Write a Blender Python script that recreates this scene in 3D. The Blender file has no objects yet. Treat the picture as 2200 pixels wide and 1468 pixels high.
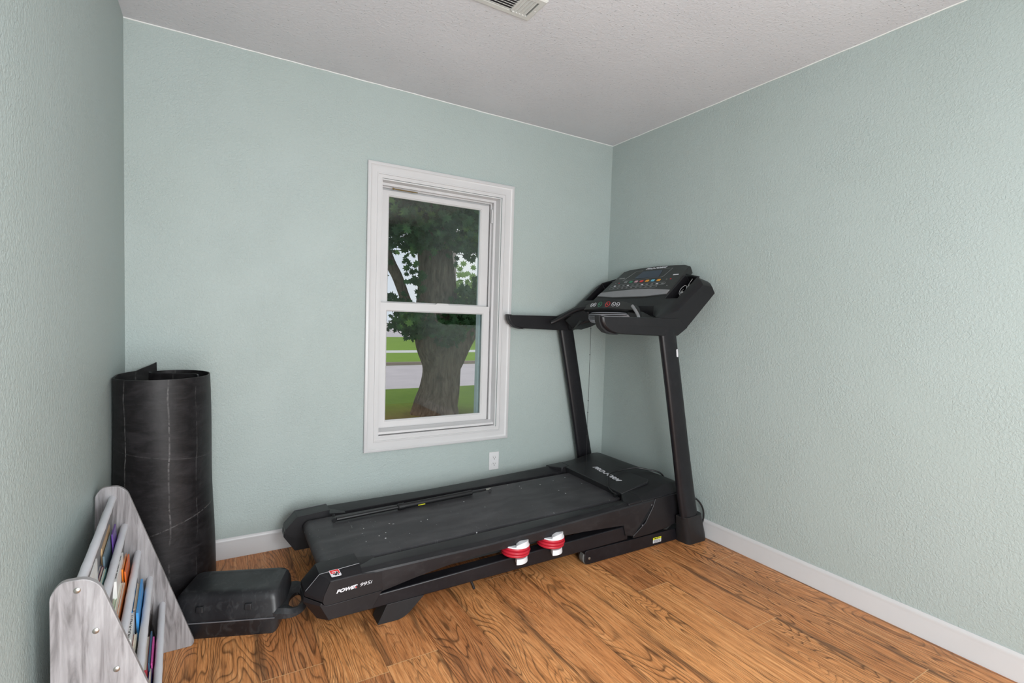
import bpy, bmesh, math, random
from mathutils import Vector, Matrix
random.seed(7)
R = math.radians
scene = bpy.context.scene
COL = scene.collection

# ------------------------------------------------------------------ camera, world, lights, exposure
CAM = Vector((-2.4018, -2.7503, 1.2028))
F_PX, YAW, PITCH, ROLL = 1076.95, 0.5335, -0.0447, 0.0295
cam_data = bpy.data.cameras.new('camera'); cam_data.sensor_width = 36; cam_data.sensor_fit = 'HORIZONTAL'
cam_data.lens = 36 * F_PX / 2200; cam_data.clip_start = 0.02; cam_data.clip_end = 500
cam = bpy.data.objects.new('camera', cam_data); COL.objects.link(cam)
fw = Vector((math.sin(YAW) * math.cos(PITCH), math.cos(YAW) * math.cos(PITCH), math.sin(PITCH)))
rt = Vector((math.cos(YAW), -math.sin(YAW), 0)); up = rt.cross(fw)
rt, up = math.cos(ROLL) * rt + math.sin(ROLL) * up, -math.sin(ROLL) * rt + math.cos(ROLL) * up
cam.matrix_world = Matrix(((rt.x, up.x, -fw.x, CAM.x), (rt.y, up.y, -fw.y, CAM.y), (rt.z, up.z, -fw.z, CAM.z), (0, 0, 0, 1)))
scene.camera = cam

world = bpy.data.worlds.new('world'); scene.world = world; world.use_nodes = True
wn = world.node_tree.nodes; wl = world.node_tree.links
bg = wn['Background']; bg.inputs[1].default_value = 0.95
tc = wn.new('ShaderNodeTexCoord'); cn = wn.new('ShaderNodeTexNoise'); cn.inputs['Scale'].default_value = 3.0; cn.inputs['Detail'].default_value = 4
cr = wn.new('ShaderNodeValToRGB'); cr.color_ramp.elements[0].color = (0.78, 0.83, 0.98, 1); cr.color_ramp.elements[1].color = (0.98, 0.98, 1.0, 1)
cr.color_ramp.elements[0].position = 0.35; cr.color_ramp.elements[1].position = 0.6
wl.new(tc.outputs['Generated'], cn.inputs['Vector']); wl.new(cn.outputs['Fac'], cr.inputs[0]); wl.new(cr.outputs[0], bg.inputs[0])

def area(name, loc, rot, sx, sy, energy, color=(1, 1, 1)):
    l = bpy.data.lights.new(name, 'AREA'); l.shape = 'RECTANGLE'; l.size = sx; l.size_y = sy; l.energy = energy; l.color = color
    o = bpy.data.objects.new(name, l); COL.objects.link(o); o.location = loc; o.rotation_euler = rot
    return o
def point(name, loc, radius, energy, color=(1, 1, 1)):
    l = bpy.data.lights.new(name, 'POINT'); l.shadow_soft_size = radius; l.energy = energy; l.color = color
    o = bpy.data.objects.new(name, l); COL.objects.link(o); o.location = loc
    return o
point('camera_fill_light', (-1.82, -2.95, 1.35), 0.2, 44, (0.965, 0.988, 1.0))  # unseen soft fill beside the camera, added to brighten the room; no lamp body
area('rear_fill_light', (-1.92, -3.74, 0.98), (R(87), 0, R(4)), 1.5, 1.9, 94, (0.96, 0.988, 1.0))  # unseen area fill at the rear of the room, added to light it
scene.view_settings.view_transform = 'Standard'; scene.view_settings.look = 'None'
scene.view_settings.exposure = 0.0; scene.view_settings.gamma = 1.0; scene.view_settings.use_curve_mapping = False

# ------------------------------------------------------------------ materials
def srgb(r, g, b):
    f = lambda c: (c / 255 / 12.92) if c / 255 <= 0.04045 else ((c / 255 + 0.055) / 1.055) ** 2.4
    return (f(r), f(g), f(b), 1)

class NT:
    def __init__(s, name):
        s.m = bpy.data.materials.new(name); s.m.use_nodes = True; s.t = s.m.node_tree; s.n = s.t.nodes; s.b = s.n['Principled BSDF']
    def N(s, k, **kw):
        n = s.n.new(k)
        for a, v in kw.items():
            if a in n.inputs: n.inputs[a].default_value = v
            else: setattr(n, a, v)
        return n
    def L(s, a, b): s.t.links.new(a, b)
    def math(s, op, a, b=None):
        n = s.n.new('ShaderNodeMath'); n.operation = op
        for i, v in enumerate((a, b)):
            if v is None: continue
            if isinstance(v, (int, float)): n.inputs[i].default_value = v
            else: s.L(v, n.inputs[i])
        return n.outputs[0]
    def mix(s, f, a, b, mode='MIX'):
        n = s.n.new('ShaderNodeMix'); n.data_type = 'RGBA'; n.blend_type = mode
        for i, v in ((0, f), (6, a), (7, b)):
            if isinstance(v, (int, float, tuple)): n.inputs[i].default_value = v
            else: s.L(v, n.inputs[i])
        return n.outputs[2]
    def ramp(s, f, stops):
        n = s.n.new('ShaderNodeValToRGB'); e = n.color_ramp.elements
        while len(e) < len(stops): e.new(0.5)
        for i, (p, c) in enumerate(stops): e[i].position = p; e[i].color = c if isinstance(c, tuple) else (c, c, c, 1)
        s.L(f, n.inputs[0]); return n.outputs[0]
    def noise(s, vec, scale, detail=3, dist=0.0, rough=0.5):
        n = s.N('ShaderNodeTexNoise', Scale=scale, Detail=detail, Distortion=dist, Roughness=rough)
        if vec is not None: s.L(vec, n.inputs['Vector'])
        return n.outputs['Fac']
    def coords(s, scale=(1, 1, 1), kind='Object'):
        t = s.n.new('ShaderNodeTexCoord'); m = s.n.new('ShaderNodeMapping'); m.inputs['Scale'].default_value = scale
        s.L(t.outputs[kind], m.inputs['Vector']); return m.outputs[0]
    def bump(s, h, strength=0.3, dist=0.01):
        n = s.n.new('ShaderNodeBump'); n.inputs['Strength'].default_value = strength; n.inputs['Distance'].default_value = dist
        s.L(h, n.inputs['Height']); s.L(n.outputs[0], s.b.inputs['Normal'])
    def set(s, rough=None, metal=None, color=None, spec=None):
        if rough is not None: s.b.inputs['Roughness'].default_value = rough
        if metal is not None: s.b.inputs['Metallic'].default_value = metal
        if color is not None:
            if isinstance(color, tuple): s.b.inputs['Base Color'].default_value = color
            else: s.L(color, s.b.inputs['Base Color'])
        if spec is not None: s.b.inputs['Specular IOR Level'].default_value = spec
        return s.m

def plain(name, col, rough=0.5, metal=0.0, var=0.06, vs=30, bump=0.0, spec=0.5):
    t = NT(name); v = t.coords(); n = t.noise(v, vs, 3)
    dark = tuple(c * (1 - var) for c in col[:3]) + (1,); lite = tuple(min(1, c * (1 + var)) for c in col[:3]) + (1,)
    t.set(rough, metal, t.ramp(n, [(0.3, dark), (0.7, lite)]), spec)
    if bump: t.bump(t.noise(v, vs * 8, 2), bump, 0.002)
    return t.m

def scuffed(name, col, rough, scuff, amount=0.5, scale=(1, 1, 1), grain=0.15, gscale=900):
    """dark plastic or rubber with pale dusty scuffs and a fine grain"""
    t = NT(name); v = t.coords(scale); v2 = t.coords()
    a = t.ramp(t.noise(v, 4.0, 5, 0.6), [(0.45, 0.0), (0.75, 1.0)])
    b = t.ramp(t.noise(v, 26, 4, 1.5), [(0.52, 0.0), (0.72, 1.0)])
    f = t.math('MULTIPLY', t.math('ADD', t.math('MULTIPLY', a, 0.6), t.math('MULTIPLY', b, 0.5)), amount)
    t.set(rough, 0, t.mix(f, col, scuff), 0.35)
    if grain: t.bump(t.noise(v2, gscale, 2), grain, 0.0006)
    return t.m

def wall_mat():
    t = NT('sage_textured_wall'); v = t.coords()
    h1 = t.noise(v, 100, 4, 0.7, 0.6); h2 = t.noise(v, 240, 2, 0.6); big = t.noise(v, 3.5, 2)
    patch = t.ramp(big, [(0.35, 0.6), (0.65, 1.0)])
    h = t.math('MULTIPLY', t.math('ADD', t.ramp(h1, [(0.34, 0.0), (0.68, 1.0)]), t.math('MULTIPLY', h2, 0.5)), patch)
    c = t.ramp(t.noise(v, 1.7, 3), [(0.3, srgb(164, 175, 172)), (0.7, srgb(167, 178, 176))])
    t.set(0.5, 0, c, 0.35); t.bump(h, 0.55, 0.003)
    return t.m

def ceiling_mat():
    t = NT('white_textured_ceiling'); v = t.coords()
    h = t.noise(v, 70, 4, 0.8); sp = t.ramp(t.noise(v, 95, 1), [(0.68, 0.0), (0.76, 1.0)])
    t.set(0.6, 0, t.ramp(t.noise(v, 2, 2), [(0.3, srgb(203, 203, 207)), (0.7, srgb(209, 209, 213))]), 0.3)
    t.bump(t.math('ADD', h, sp), 0.7, 0.003)
    return t.m

def floor_mat():
    W, LEN = 0.187, 1.22
    t = NT('oak_laminate_planks'); co = t.coords(); sp = t.n.new('ShaderNodeSeparateXYZ'); t.L(co, sp.inputs[0])
    X, Y = sp.outputs[0], sp.outputs[1]
    u = t.math('DIVIDE', t.math('ADD', X, 1.147 + W * 40), W); ix = t.math('FLOOR', u); fx = t.math('FRACT', u)
    wn1 = t.n.new('ShaderNodeTexWhiteNoise'); wn1.noise_dimensions = '1D'; t.L(ix, wn1.inputs['W'])
    vv = t.math('ADD', t.math('DIVIDE', t.math('ADD', Y, 20.0), LEN), wn1.outputs['Value']); iy = t.math('FLOOR', vv); fy = t.math('FRACT', vv)
    cmb = t.n.new('ShaderNodeCombineXYZ'); t.L(ix, cmb.inputs[0]); t.L(iy, cmb.inputs[1])
    wn2 = t.n.new('ShaderNodeTexWhiteNoise'); wn2.noise_dimensions = '2D'; t.L(cmb.outputs[0], wn2.inputs['Vector'])
    r = wn2.outputs['Value']
    def cvec(kx, ky, k=9.0):
        c = t.n.new('ShaderNodeCombineXYZ'); t.L(t.math('MULTIPLY', X, kx), c.inputs[0]); t.L(t.math('MULTIPLY', Y, ky), c.inputs[1]); t.L(t.math('MULTIPLY', r, k), c.inputs[2]); return c.outputs[0]
    g = t.noise(cvec(6.5, 1.15, 40), 1.0, 2, 0.5, 0.4)                       # contour lines of this field are the cathedral grain
    rings = t.math('FRACT', t.math('MULTIPLY', g, 34))
    ringl = t.ramp(rings, [(0.0, 0.22), (0.12, 0.92), (0.5, 1.0), (0.80, 0.78), (0.93, 0.32), (1.0, 0.22)])
    mask = t.ramp(t.noise(cvec(5.0, 1.0, 23), 1.0, 2), [(0.38, 0.08), (0.54, 1.0)])
    fib = t.noise(cvec(130, 5, 11), 1.0, 5, 0.1, 0.7)
    pore = t.ramp(t.noise(cvec(330, 16, 5), 1.0, 3), [(0.34, 0.45), (0.47, 1.0)])
    fine = t.noise(cvec(38, 5, 17), 1.0, 4, 0.8, 0.6)
    base = t.ramp(fib, [(0.25, srgb(164, 108, 64)), (0.5, srgb(216, 152, 98)), (0.75, srgb(244, 190, 136))])
    tone = t.ramp(r, [(0.0, srgb(214, 196, 186)), (0.5, srgb(240, 228, 218)), (1.0, srgb(255, 248, 236))])
    c = t.mix(1.0, base, tone, 'MULTIPLY')
    c = t.mix(t.math('MULTIPLY', mask, 0.85), c, t.mix(1.0, c, ringl, 'MULTIPLY'))
    c = t.mix(0.8, c, t.mix(1.0, c, pore, 'MULTIPLY'))
    c = t.mix(0.35, c, t.mix(1.0, c, t.ramp(fine, [(0.3, 0.7), (0.6, 1.1)]), 'MULTIPLY'))
    edge = t.ramp(t.math('MINIMUM', fx, t.math('SUBTRACT', 1.0, fx)), [(0.0, 0.13), (0.16, 0.0)])
    streak = t.ramp(t.math('ADD', t.noise(cvec(12, 1.3, 31), 1.0, 4, 1.2, 0.6), edge), [(0.58, 0.0), (0.72, 1.0)])
    c = t.mix(t.math('MULTIPLY', streak, 0.66), c, srgb(70, 48, 32))
    kn = t.N('ShaderNodeTexVoronoi', Scale=1.0); t.L(cvec(7, 2.3, 13), kn.inputs['Vector'])
    knot = t.ramp(t.math('ADD', kn.outputs['Distance'], t.math('MULTIPLY', fine, 0.12)), [(0.08, 1.0), (0.19, 0.0)])
    c = t.mix(t.math('MULTIPLY', knot, 0.75), c, srgb(62, 38, 24))
    e1 = t.math('LESS_THAN', t.math('MINIMUM', fx, t.math('SUBTRACT', 1.0, fx)), 0.006)
    e2 = t.math('LESS_THAN', t.math('MINIMUM', fy, t.math('SUBTRACT', 1.0, fy)), 0.0012)
    c = t.mix(t.math('MULTIPLY', e1, 0.65), c, srgb(78, 48, 28)); c = t.mix(t.math('MULTIPLY', e2, 0.6), c, srgb(214, 176, 128))
    t.set(None, 0, c, 0.4); t.L(t.ramp(fib, [(0.3, 0.5), (0.7, 0.38)]), t.b.inputs['Roughness'])
    t.bump(t.math('ADD', t.math('MULTIPLY', fib, 0.5), t.math('MULTIPLY', rings, 0.3)), 0.12, 0.001)
    return t.m

def gray_wood():
    t = NT('gray_woodgrain'); v = t.coords((14, 14, 1.5))
    n = t.noise(v, 2.2, 5, 1.8, 0.6); n2 = t.noise(t.coords((60, 60, 2.2)), 2.0, 3, 0.4)
    c = t.ramp(n, [(0.32, srgb(104, 101, 102)), (0.48, srgb(138, 135, 137)), (0.66, srgb(158, 156, 158))])
    c = t.mix(0.5, c, t.mix(1.0, c, t.ramp(n2, [(0.35, 0.7), (0.6, 1.05)]), 'MULTIPLY'))
    return t.set(0.45, 0, c)

def mat_rubber():
    t = NT('worn_black_rubber'); v = t.coords()
    spx = t.n.new('ShaderNodeTexCoord'); s = t.n.new('ShaderNodeSeparateXYZ'); t.L(spx.outputs['Object'], s.inputs[0])
    cl = t.noise(t.coords((1, 1, 2.2)), 9, 6, 1.0, 0.65); sm = t.noise(v, 70, 4, 0.5)
    c = t.mix(t.ramp(cl, [(0.42, 0.0), (0.8, 0.16)]), srgb(17, 15, 17), srgb(96, 92, 96))
    ck = t.ramp(t.noise(t.coords((1.5, 1.5, 14)), 14, 3, 0.3), [(0.56, 0.0), (0.66, 0.35)])
    def vline(x0, w, k):
        d = t.math('ABSOLUTE', t.math('SUBTRACT', t.math('ADD', s.outputs[0], t.math('MULTIPLY', t.noise(t.coords((0, 0, 1)), 4, 2), 0.03)), x0))
        return t.math('MULTIPLY', t.math('MULTIPLY', t.math('LESS_THAN', d, w), t.math('MULTIPLY', t.ramp(sm, [(0.36, 0.0), (0.58, 1.0)]), t.ramp(t.noise(t.coords((0, 0, 1)), 5.5, 3), [(0.40, 0.0), (0.58, 1.0)]))), k)
    def hline(z0, sl, w, k):
        d = t.math('ABSOLUTE', t.math('SUBTRACT', t.math('ADD', s.outputs[2], t.math('MULTIPLY', s.outputs[0], sl)), z0))
        return t.math('MULTIPLY', t.math('MULTIPLY', t.math('LESS_THAN', d, w), t.ramp(sm, [(0.38, 0.0), (0.58, 1.0)])), k)
    L = t.math('MAXIMUM', vline(-0.093, 0.0018, 0.20), vline(0.045, 0.0026, 0.16)); L = t.math('MAXIMUM', L, vline(0.132, 0.0014, 0.07))
    L = t.math('MAXIMUM', L, hline(0.355, -0.32, 0.0025, 0.10)); L = t.math('MAXIMUM', L, hline(0.64, 0.18, 0.002, 0.04))
    c = t.mix(L, c, srgb(190, 186, 186)); c = t.mix(t.math('MULTIPLY', ck, 0.12), c, srgb(96, 90, 94))
    t.set(0.5, 0, c, 0.3); t.bump(t.math('ADD', sm, cl), 0.18, 0.002)
    return t.m

def belt_mat():
    t = NT('dusty_running_belt'); v = t.coords((1, 1, 1))
    a = t.ramp(t.noise(t.coords((1.2, 3, 1)), 5, 5, 0.5), [(0.4, 0.0), (0.75, 1.0)])
    hair = t.ramp(t.noise(t.coords((30, 6, 1)), 3, 2, 2.5), [(0.715, 0.0), (0.73, 1.0)])
    dots = t.ramp(t.noise(v, 60, 0), [(0.855, 0.0), (0.87, 1.0)])
    c = t.mix(t.math('MULTIPLY', a, 0.35), srgb(50, 49, 52), srgb(96, 94, 97))
    c = t.mix(t.math('MULTIPLY', hair, 0.3), c, srgb(150, 150, 150)); c = t.mix(dots, c, srgb(210, 210, 210))
    t.set(0.55, 0, c, 0.5); t.bump(t.noise(v, 1100, 2), 0.35, 0.0008)
    return t.m

def glass_mat():
    t = NT('window_glass'); n = t.n; tr = n.new('ShaderNodeBsdfTransparent'); gl = n.new('ShaderNodeBsdfGlossy'); gl.inputs['Roughness'].default_value = 0.02
    tr.inputs[0].default_value = (0.93, 0.96, 0.95, 1)
    fr = n.new('ShaderNodeFresnel'); fr.inputs[0].default_value = 1.5; mx = n.new('ShaderNodeMixShader')
    t.L(t.math('MULTIPLY', fr.outputs[0], 1.3), mx.inputs[0]); t.L(tr.outputs[0], mx.inputs[1]); t.L(gl.outputs[0], mx.inputs[2])
    t.L(mx.outputs[0], n['Material Output'].inputs[0]); return t.m

def clear_plastic():
    t = NT('clear_plastic'); n = t.n; tr = n.new('ShaderNodeBsdfTransparent'); gl = n.new('ShaderNodeBsdfGlossy'); gl.inputs['Roughness'].default_value = 0.15
    tr.inputs[0].default_value = (0.75, 0.72, 0.70, 1); mx = n.new('ShaderNodeMixShader'); mx.inputs[0].default_value = 0.12
    t.L(tr.outputs[0], mx.inputs[1]); t.L(gl.outputs[0], mx.inputs[2]); t.L(mx.outputs[0], n['Material Output'].inputs[0]); return t.m

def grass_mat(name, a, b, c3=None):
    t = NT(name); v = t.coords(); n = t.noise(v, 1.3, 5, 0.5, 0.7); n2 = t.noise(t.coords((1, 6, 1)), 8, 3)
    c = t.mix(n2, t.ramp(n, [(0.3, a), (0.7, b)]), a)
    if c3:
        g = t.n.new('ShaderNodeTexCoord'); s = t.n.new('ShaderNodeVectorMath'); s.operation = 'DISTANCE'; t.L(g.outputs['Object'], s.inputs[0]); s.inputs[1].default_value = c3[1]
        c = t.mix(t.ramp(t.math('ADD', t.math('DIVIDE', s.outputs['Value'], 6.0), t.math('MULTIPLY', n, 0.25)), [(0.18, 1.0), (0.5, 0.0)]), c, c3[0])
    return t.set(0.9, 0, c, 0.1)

def bark_mat():
    t = NT('maple_bark'); v = t.coords((3, 3, 0.6)); h = t.noise(v, 6, 6, 0.7, 0.65)
    t.set(0.95, 0, t.ramp(h, [(0.3, srgb(62, 55, 48)), (0.7, srgb(128, 116, 103))]), 0.1); t.bump(h, 0.8, 0.05); return t.m

def leaf_mat():
    t = NT('maple_leaves'); o = t.n.new('ShaderNodeTexCoord'); nz = t.noise(o.outputs['Object'], 2.2, 3)
    c = t.ramp(nz, [(0.35, srgb(40, 68, 44)), (0.60, srgb(60, 96, 54)), (0.78, srgb(118, 158, 66))])
    t.set(0.6, 0, c, 0.25)
    tl = t.n.new('ShaderNodeBsdfTranslucent'); t.L(c, tl.inputs[0]); mx = t.n.new('ShaderNodeMixShader'); mx.inputs[0].default_value = 0.3
    t.L(t.b.outputs[0], mx.inputs[1]); t.L(tl.outputs[0], mx.inputs[2]); t.L(mx.outputs[0], t.n['Material Output'].inputs[0]); return t.m

M = {}
M['wall'] = wall_mat(); M['ceiling'] = ceiling_mat(); M['floor'] = floor_mat()
M['trim'] = plain('white_trim_paint', srgb(195, 194, 195), 0.35, var=0.02, vs=6)
M['vinyl'] = plain('white_vinyl', srgb(200, 199, 200), 0.35, var=0.02, vs=6)
M['caulk'] = plain('white_caulk', srgb(222, 224, 222), 0.6, var=0.04)
M['vent'] = plain('gray_white_enamel', srgb(196, 196, 192), 0.4, var=0.02)
M['dark_hole'] = plain('dark_duct', srgb(48, 44, 48), 0.8)
M['outlet'] = plain('white_outlet_plastic', srgb(210, 209, 210), 0.3, var=0.01)
M['slot'] = plain('outlet_slot_black', srgb(40, 38, 38), 0.6)
M['frame_metal'] = scuffed('black_powder_coat', srgb(21, 20, 24), 0.38, srgb(72, 72, 76), 0.15, grain=0.1)
M['plastic'] = scuffed('black_plastic', srgb(23, 22, 25), 0.42, srgb(72, 70, 72), 0.10)
M['plastic_soft'] = scuffed('charcoal_plastic', srgb(32, 32, 34), 0.45, srgb(74, 74, 76), 0.10)
M['rail'] = scuffed('dusty_foot_rail', srgb(28, 27, 30), 0.42, srgb(92, 91, 92), 0.18, (0.6, 3, 1), 0.3)
M['deep'] = plain('deep_black', srgb(14, 14, 15), 0.7)
M['belt'] = belt_mat()
M['seam'] = plain('seam_and_highlight_gray', srgb(92, 92, 96), 0.35)  # gray for screws, the case seam and the painted cap-edge highlight
M['white_plastic'] = plain('white_plastic', srgb(216, 216, 220), 0.35, var=0.02)
M['red'] = plain('red_rubber', srgb(176, 30, 48), 0.4, var=0.08)
M['decal'] = plain('white_decal', srgb(205, 205, 210), 0.45, var=0.02)
M['decal_dim'] = plain('gray_decal', srgb(120, 122, 122), 0.45, var=0.02)
M['decal_red'] = plain('red_decal', srgb(205, 42, 44), 0.4)
M['decal_green'] = plain('green_decal', srgb(52, 130, 98), 0.4)
M['decal_orange'] = plain('orange_decal', srgb(222, 150, 38), 0.4)
M['decal_cyan'] = plain('cyan_decal', srgb(98, 178, 205), 0.4)
M['decal_pink'] = plain('pink_decal', srgb(196, 150, 160), 0.4)
M['yellow'] = plain('yellow_decal', srgb(206, 204, 40), 0.45)
M['lcd'] = plain('dim_screen', srgb(46, 56, 74), 0.15, var=0.1, vs=12)
M['face'] = plain('console_face', srgb(36, 36, 36), 0.35, var=0.04)
M['ledge'] = plain('gray_ledge', srgb(136, 135, 138), 0.42, var=0.04)
M['silver'] = plain('silver_plastic', srgb(165, 166, 174), 0.33, 0.2, var=0.03)
M['steel'] = plain('bare_steel', srgb(170, 168, 162), 0.3, 0.9, var=0.05)
M['tire'] = plain('gray_wheel_rubber', srgb(86, 86, 84), 0.6)
M['cord'] = plain('black_cord', srgb(20, 20, 22), 0.4)
M['earwire'] = plain('white_earphone_wire', srgb(205, 205, 205), 0.4)
M['rubber'] = mat_rubber()
M['rubber_in'] = plain('rubber_inside', srgb(26, 23, 25), 0.6, var=0.15, vs=14)
M['case'] = scuffed('blow_moulded_plastic', srgb(26, 26, 29), 0.36, srgb(96, 98, 100), 0.32, (1.5, 1, 1), 0.12, 500)
M['wood'] = gray_wood()
M['wood_edge'] = plain('gray_edge_band', srgb(150, 146, 147), 0.4, var=0.04)
M['rod'] = plain('white_fabric_sleeve', srgb(206, 206, 212), 0.6, var=0.03, vs=20, bump=0.2)
M['sling'] = plain('gray_sling_fabric', srgb(128, 126, 128), 0.8, var=0.06, vs=20)
M['paper'] = plain('book_pages', srgb(216, 208, 192), 0.7, var=0.05, vs=60)
M['glass'] = glass_mat(); M['clear'] = clear_plastic()
M['brass'] = plain('brass_pin', srgb(128, 108, 70), 0.4, 0.6)
M['ext'] = plain('exterior_trim_blue_gray', srgb(150, 166, 172), 0.5)
M['bark'] = bark_mat(); M['leaf'] = leaf_mat()
M['road'] = plain('pale_street_concrete', srgb(214, 202, 204), 0.9, var=0.06, vs=1.5)
M['walk'] = plain('sidewalk_concrete', srgb(232, 228, 224), 0.9, var=0.03, vs=2)
M['curb'] = plain('curb_concrete', srgb(150, 138, 124), 0.9, var=0.05)
M['pole'] = plain('weathered_pole', srgb(150, 138, 138), 0.9)

# ------------------------------------------------------------------ mesh helpers
def face(bm, vs):
    try: return bm.faces.new(vs)
    except ValueError: return None
def box(bm, x0, x1, y0, y1, z0, z1):
    v = [bm.verts.new(p) for p in ((x0, y0, z0), (x1, y0, z0), (x1, y1, z0), (x0, y1, z0), (x0, y0, z1), (x1, y0, z1), (x1, y1, z1), (x0, y1, z1))]
    for f in ((0, 3, 2, 1), (4, 5, 6, 7), (0, 1, 5, 4), (1, 2, 6, 5), (2, 3, 7, 6), (3, 0, 4, 7)): face(bm, [v[i] for i in f])
    return v
def loft(bm, rings, closed=True, caps=True):
    vr = [[bm.verts.new(p) for p in r] for r in rings]; n = len(vr[0])
    for a, b in zip(vr, vr[1:]):
        for i in range(n if closed else n - 1): face(bm, (a[i], a[(i + 1) % n], b[(i + 1) % n], b[i]))
    if caps and closed: face(bm, vr[0][::-1]); face(bm, vr[-1])
    return vr
def prism(bm, pts, plane, a, b):
    """extrude a 2-D outline: plane 'xz' between y=a..b, 'xy' between z=a..b, 'yz' between x=a..b"""
    f = {'xz': lambda p, t: (p[0], t, p[1]), 'xy': lambda p, t: (p[0], p[1], t), 'yz': lambda p, t: (t, p[0], p[1])}[plane]
    return loft(bm, [[f(p, a) for p in pts], [f(p, b) for p in pts]])
def tube(bm, pts, r, n=10, flat=None):
    pts = [Vector(p) for p in pts]; rings = []; prev = None
    for i, p in enumerate(pts):
        d = (pts[min(i + 1, len(pts) - 1)] - pts[max(i - 1, 0)]).normalized()
        if prev is None: a = d.orthogonal().normalized()
        else: a = (prev - d * prev.dot(d)).normalized()
        prev = a; b = d.cross(a); rr = r[i] if isinstance(r, (list, tuple)) else r
        rings.append([p + (a * math.cos(2 * math.pi * k / n) + b * math.sin(2 * math.pi * k / n)) * rr for k in range(n)])
    loft(bm, rings)
def cyl(bm, c, axis, r, h, n=24):
    a = Vector(axis).normalized(); c = Vector(c); tube(bm, [c - a * h / 2, c + a * h / 2], r, n)
def spline(ps, n=8):
    ps = [Vector(p) for p in ps]; out = []
    for i in range(len(ps) - 1):
        p0, p1, p2, p3 = ps[max(i - 1, 0)], ps[i], ps[i + 1], ps[min(i + 2, len(ps) - 1)]
        for k in range(n):
            t = k / n; out.append(0.5 * ((2 * p1) + (p2 - p0) * t + (2 * p0 - 5 * p1 + 4 * p2 - p3) * t * t + (3 * p1 - p0 - 3 * p2 + p3) * t ** 3))
    out.append(ps[-1]); return out
def rounded(pts, r, n=4):
    out = []; m = len(pts)
    for i in range(m):
        p, a, b = Vector(pts[i]), Vector(pts[i - 1]), Vector(pts[(i + 1) % m])
        rr = r[i] if isinstance(r, (list, tuple)) else r
        da, db = (a - p), (b - p); k = min(rr, da.length * 0.45, db.length * 0.45)
        if k < 1e-5: out.append(tuple(p)); continue
        s, e = p + da.normalized() * k, p + db.normalized() * k
        for j in range(n + 1):
            t = j / n; out.append(tuple((1 - t) ** 2 * s + 2 * t * (1 - t) * p + t * t * e))
    return out
def root_of(o):
    while o.parent: o = o.parent
    return o
def obj(name, bm, m, parent=None, bevel=0, seg=2, smooth=True, label=None, sharp=38):
    bmesh.ops.recalc_face_normals(bm, faces=bm.faces)
    me = bpy.data.meshes.new(name)
    if parent is not None: bm.transform(root_of(parent).matrix_basis.inverted())
    bm.to_mesh(me); bm.free()
    for mm in (m if isinstance(m, (list, tuple)) else [m]): me.materials.append(mm)
    o = bpy.data.objects.new(name, me); COL.objects.link(o)
    if parent is not None: o.parent = parent
    if bevel:
        b = o.modifiers.new('bevel', 'BEVEL'); b.width = bevel; b.segments = seg; b.limit_method = 'ANGLE'; b.angle_limit = R(28); b.harden_normals = False
    if smooth:
        for p in me.polygons: p.use_smooth = True
        if hasattr(me, 'set_sharp_from_angle'): me.set_sharp_from_angle(angle=R(sharp))
    if label: o['label'] = label
    return o
def thing(name, label, cat, loc, group=None, rz=0):
    o = bpy.data.objects.new(name, None); COL.objects.link(o); o.location = loc; o.rotation_euler = (0, 0, rz); o.empty_display_size = 0.1
    o['label'] = label; o['category'] = cat
    if group: o['group'] = group
    return o
def tag(o, label, cat, group=None, kind=None):
    o['label'] = label; o['category'] = cat
    if group: o['group'] = group
    if kind: o['kind'] = kind
    return o
def struct(name, bm, m, label=None, cat=None, **kw):
    o = obj(name, bm, m, **kw); o['kind'] = 'structure'
    if label: o['label'] = label
    if cat: o['category'] = cat
    return o
def cut(o, bm):
    """carve the shape in bm out of mesh object o and keep only the finished mesh"""
    bmesh.ops.recalc_face_normals(bm, faces=bm.faces)
    me = bpy.data.meshes.new('cutter'); root = root_of(o)
    if root is not o: bm.transform(root.matrix_basis.inverted())
    bm.to_mesh(me); bm.free()
    c = bpy.data.objects.new('cutter', me); COL.objects.link(c)
    if o.parent: c.parent = root
    md = o.modifiers.new('cut', 'BOOLEAN'); md.operation = 'DIFFERENCE'; md.object = c; md.solver = 'EXACT'
    keep = [m for m in o.modifiers if m.type == 'BEVEL']; st = [(m, m.show_viewport) for m in keep]
    for m in keep: m.show_viewport = False
    dg = bpy.context.evaluated_depsgraph_get(); dg.update()
    new = bpy.data.meshes.new_from_object(o.evaluated_get(dg)); o.modifiers.remove(md); o.data = new
    for m, s in st: m.show_viewport = s
    bpy.data.objects.remove(c, do_unlink=True)
def text_mesh(name, s, size, origin, ux, uy, m, parent, shear=0.0, space=1.0, fat=0.0, width=None, depth=0.0006, label=None):
    """raised lettering: starts at origin, runs along ux, its height along uy"""
    cu = bpy.data.curves.new(name, 'FONT'); cu.body = s; cu.size = size; cu.shear = shear; cu.space_character = space; cu.offset = fat; cu.extrude = depth / 2
    t = bpy.data.objects.new(name, cu); COL.objects.link(t); dg = bpy.context.evaluated_depsgraph_get(); dg.update()
    me = bpy.data.meshes.new_from_object(t.evaluated_get(dg)); bpy.data.objects.remove(t, do_unlink=True)
    ux, uy = Vector(ux).normalized(), Vector(uy).normalized(); nz = ux.cross(uy).normalized(); uy = nz.cross(ux)
    k = 1.0
    if width:
        xs = [v.co.x for v in me.vertices]; k = width / (max(xs) - min(xs))
    bm = bmesh.new(); bm.from_mesh(me)
    for v in bm.verts: v.co = Vector(origin) + ux * v.co.x * k + uy * v.co.y + nz * v.co.z
    return obj(name, bm, m, parent, smooth=False, label=label)

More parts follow.
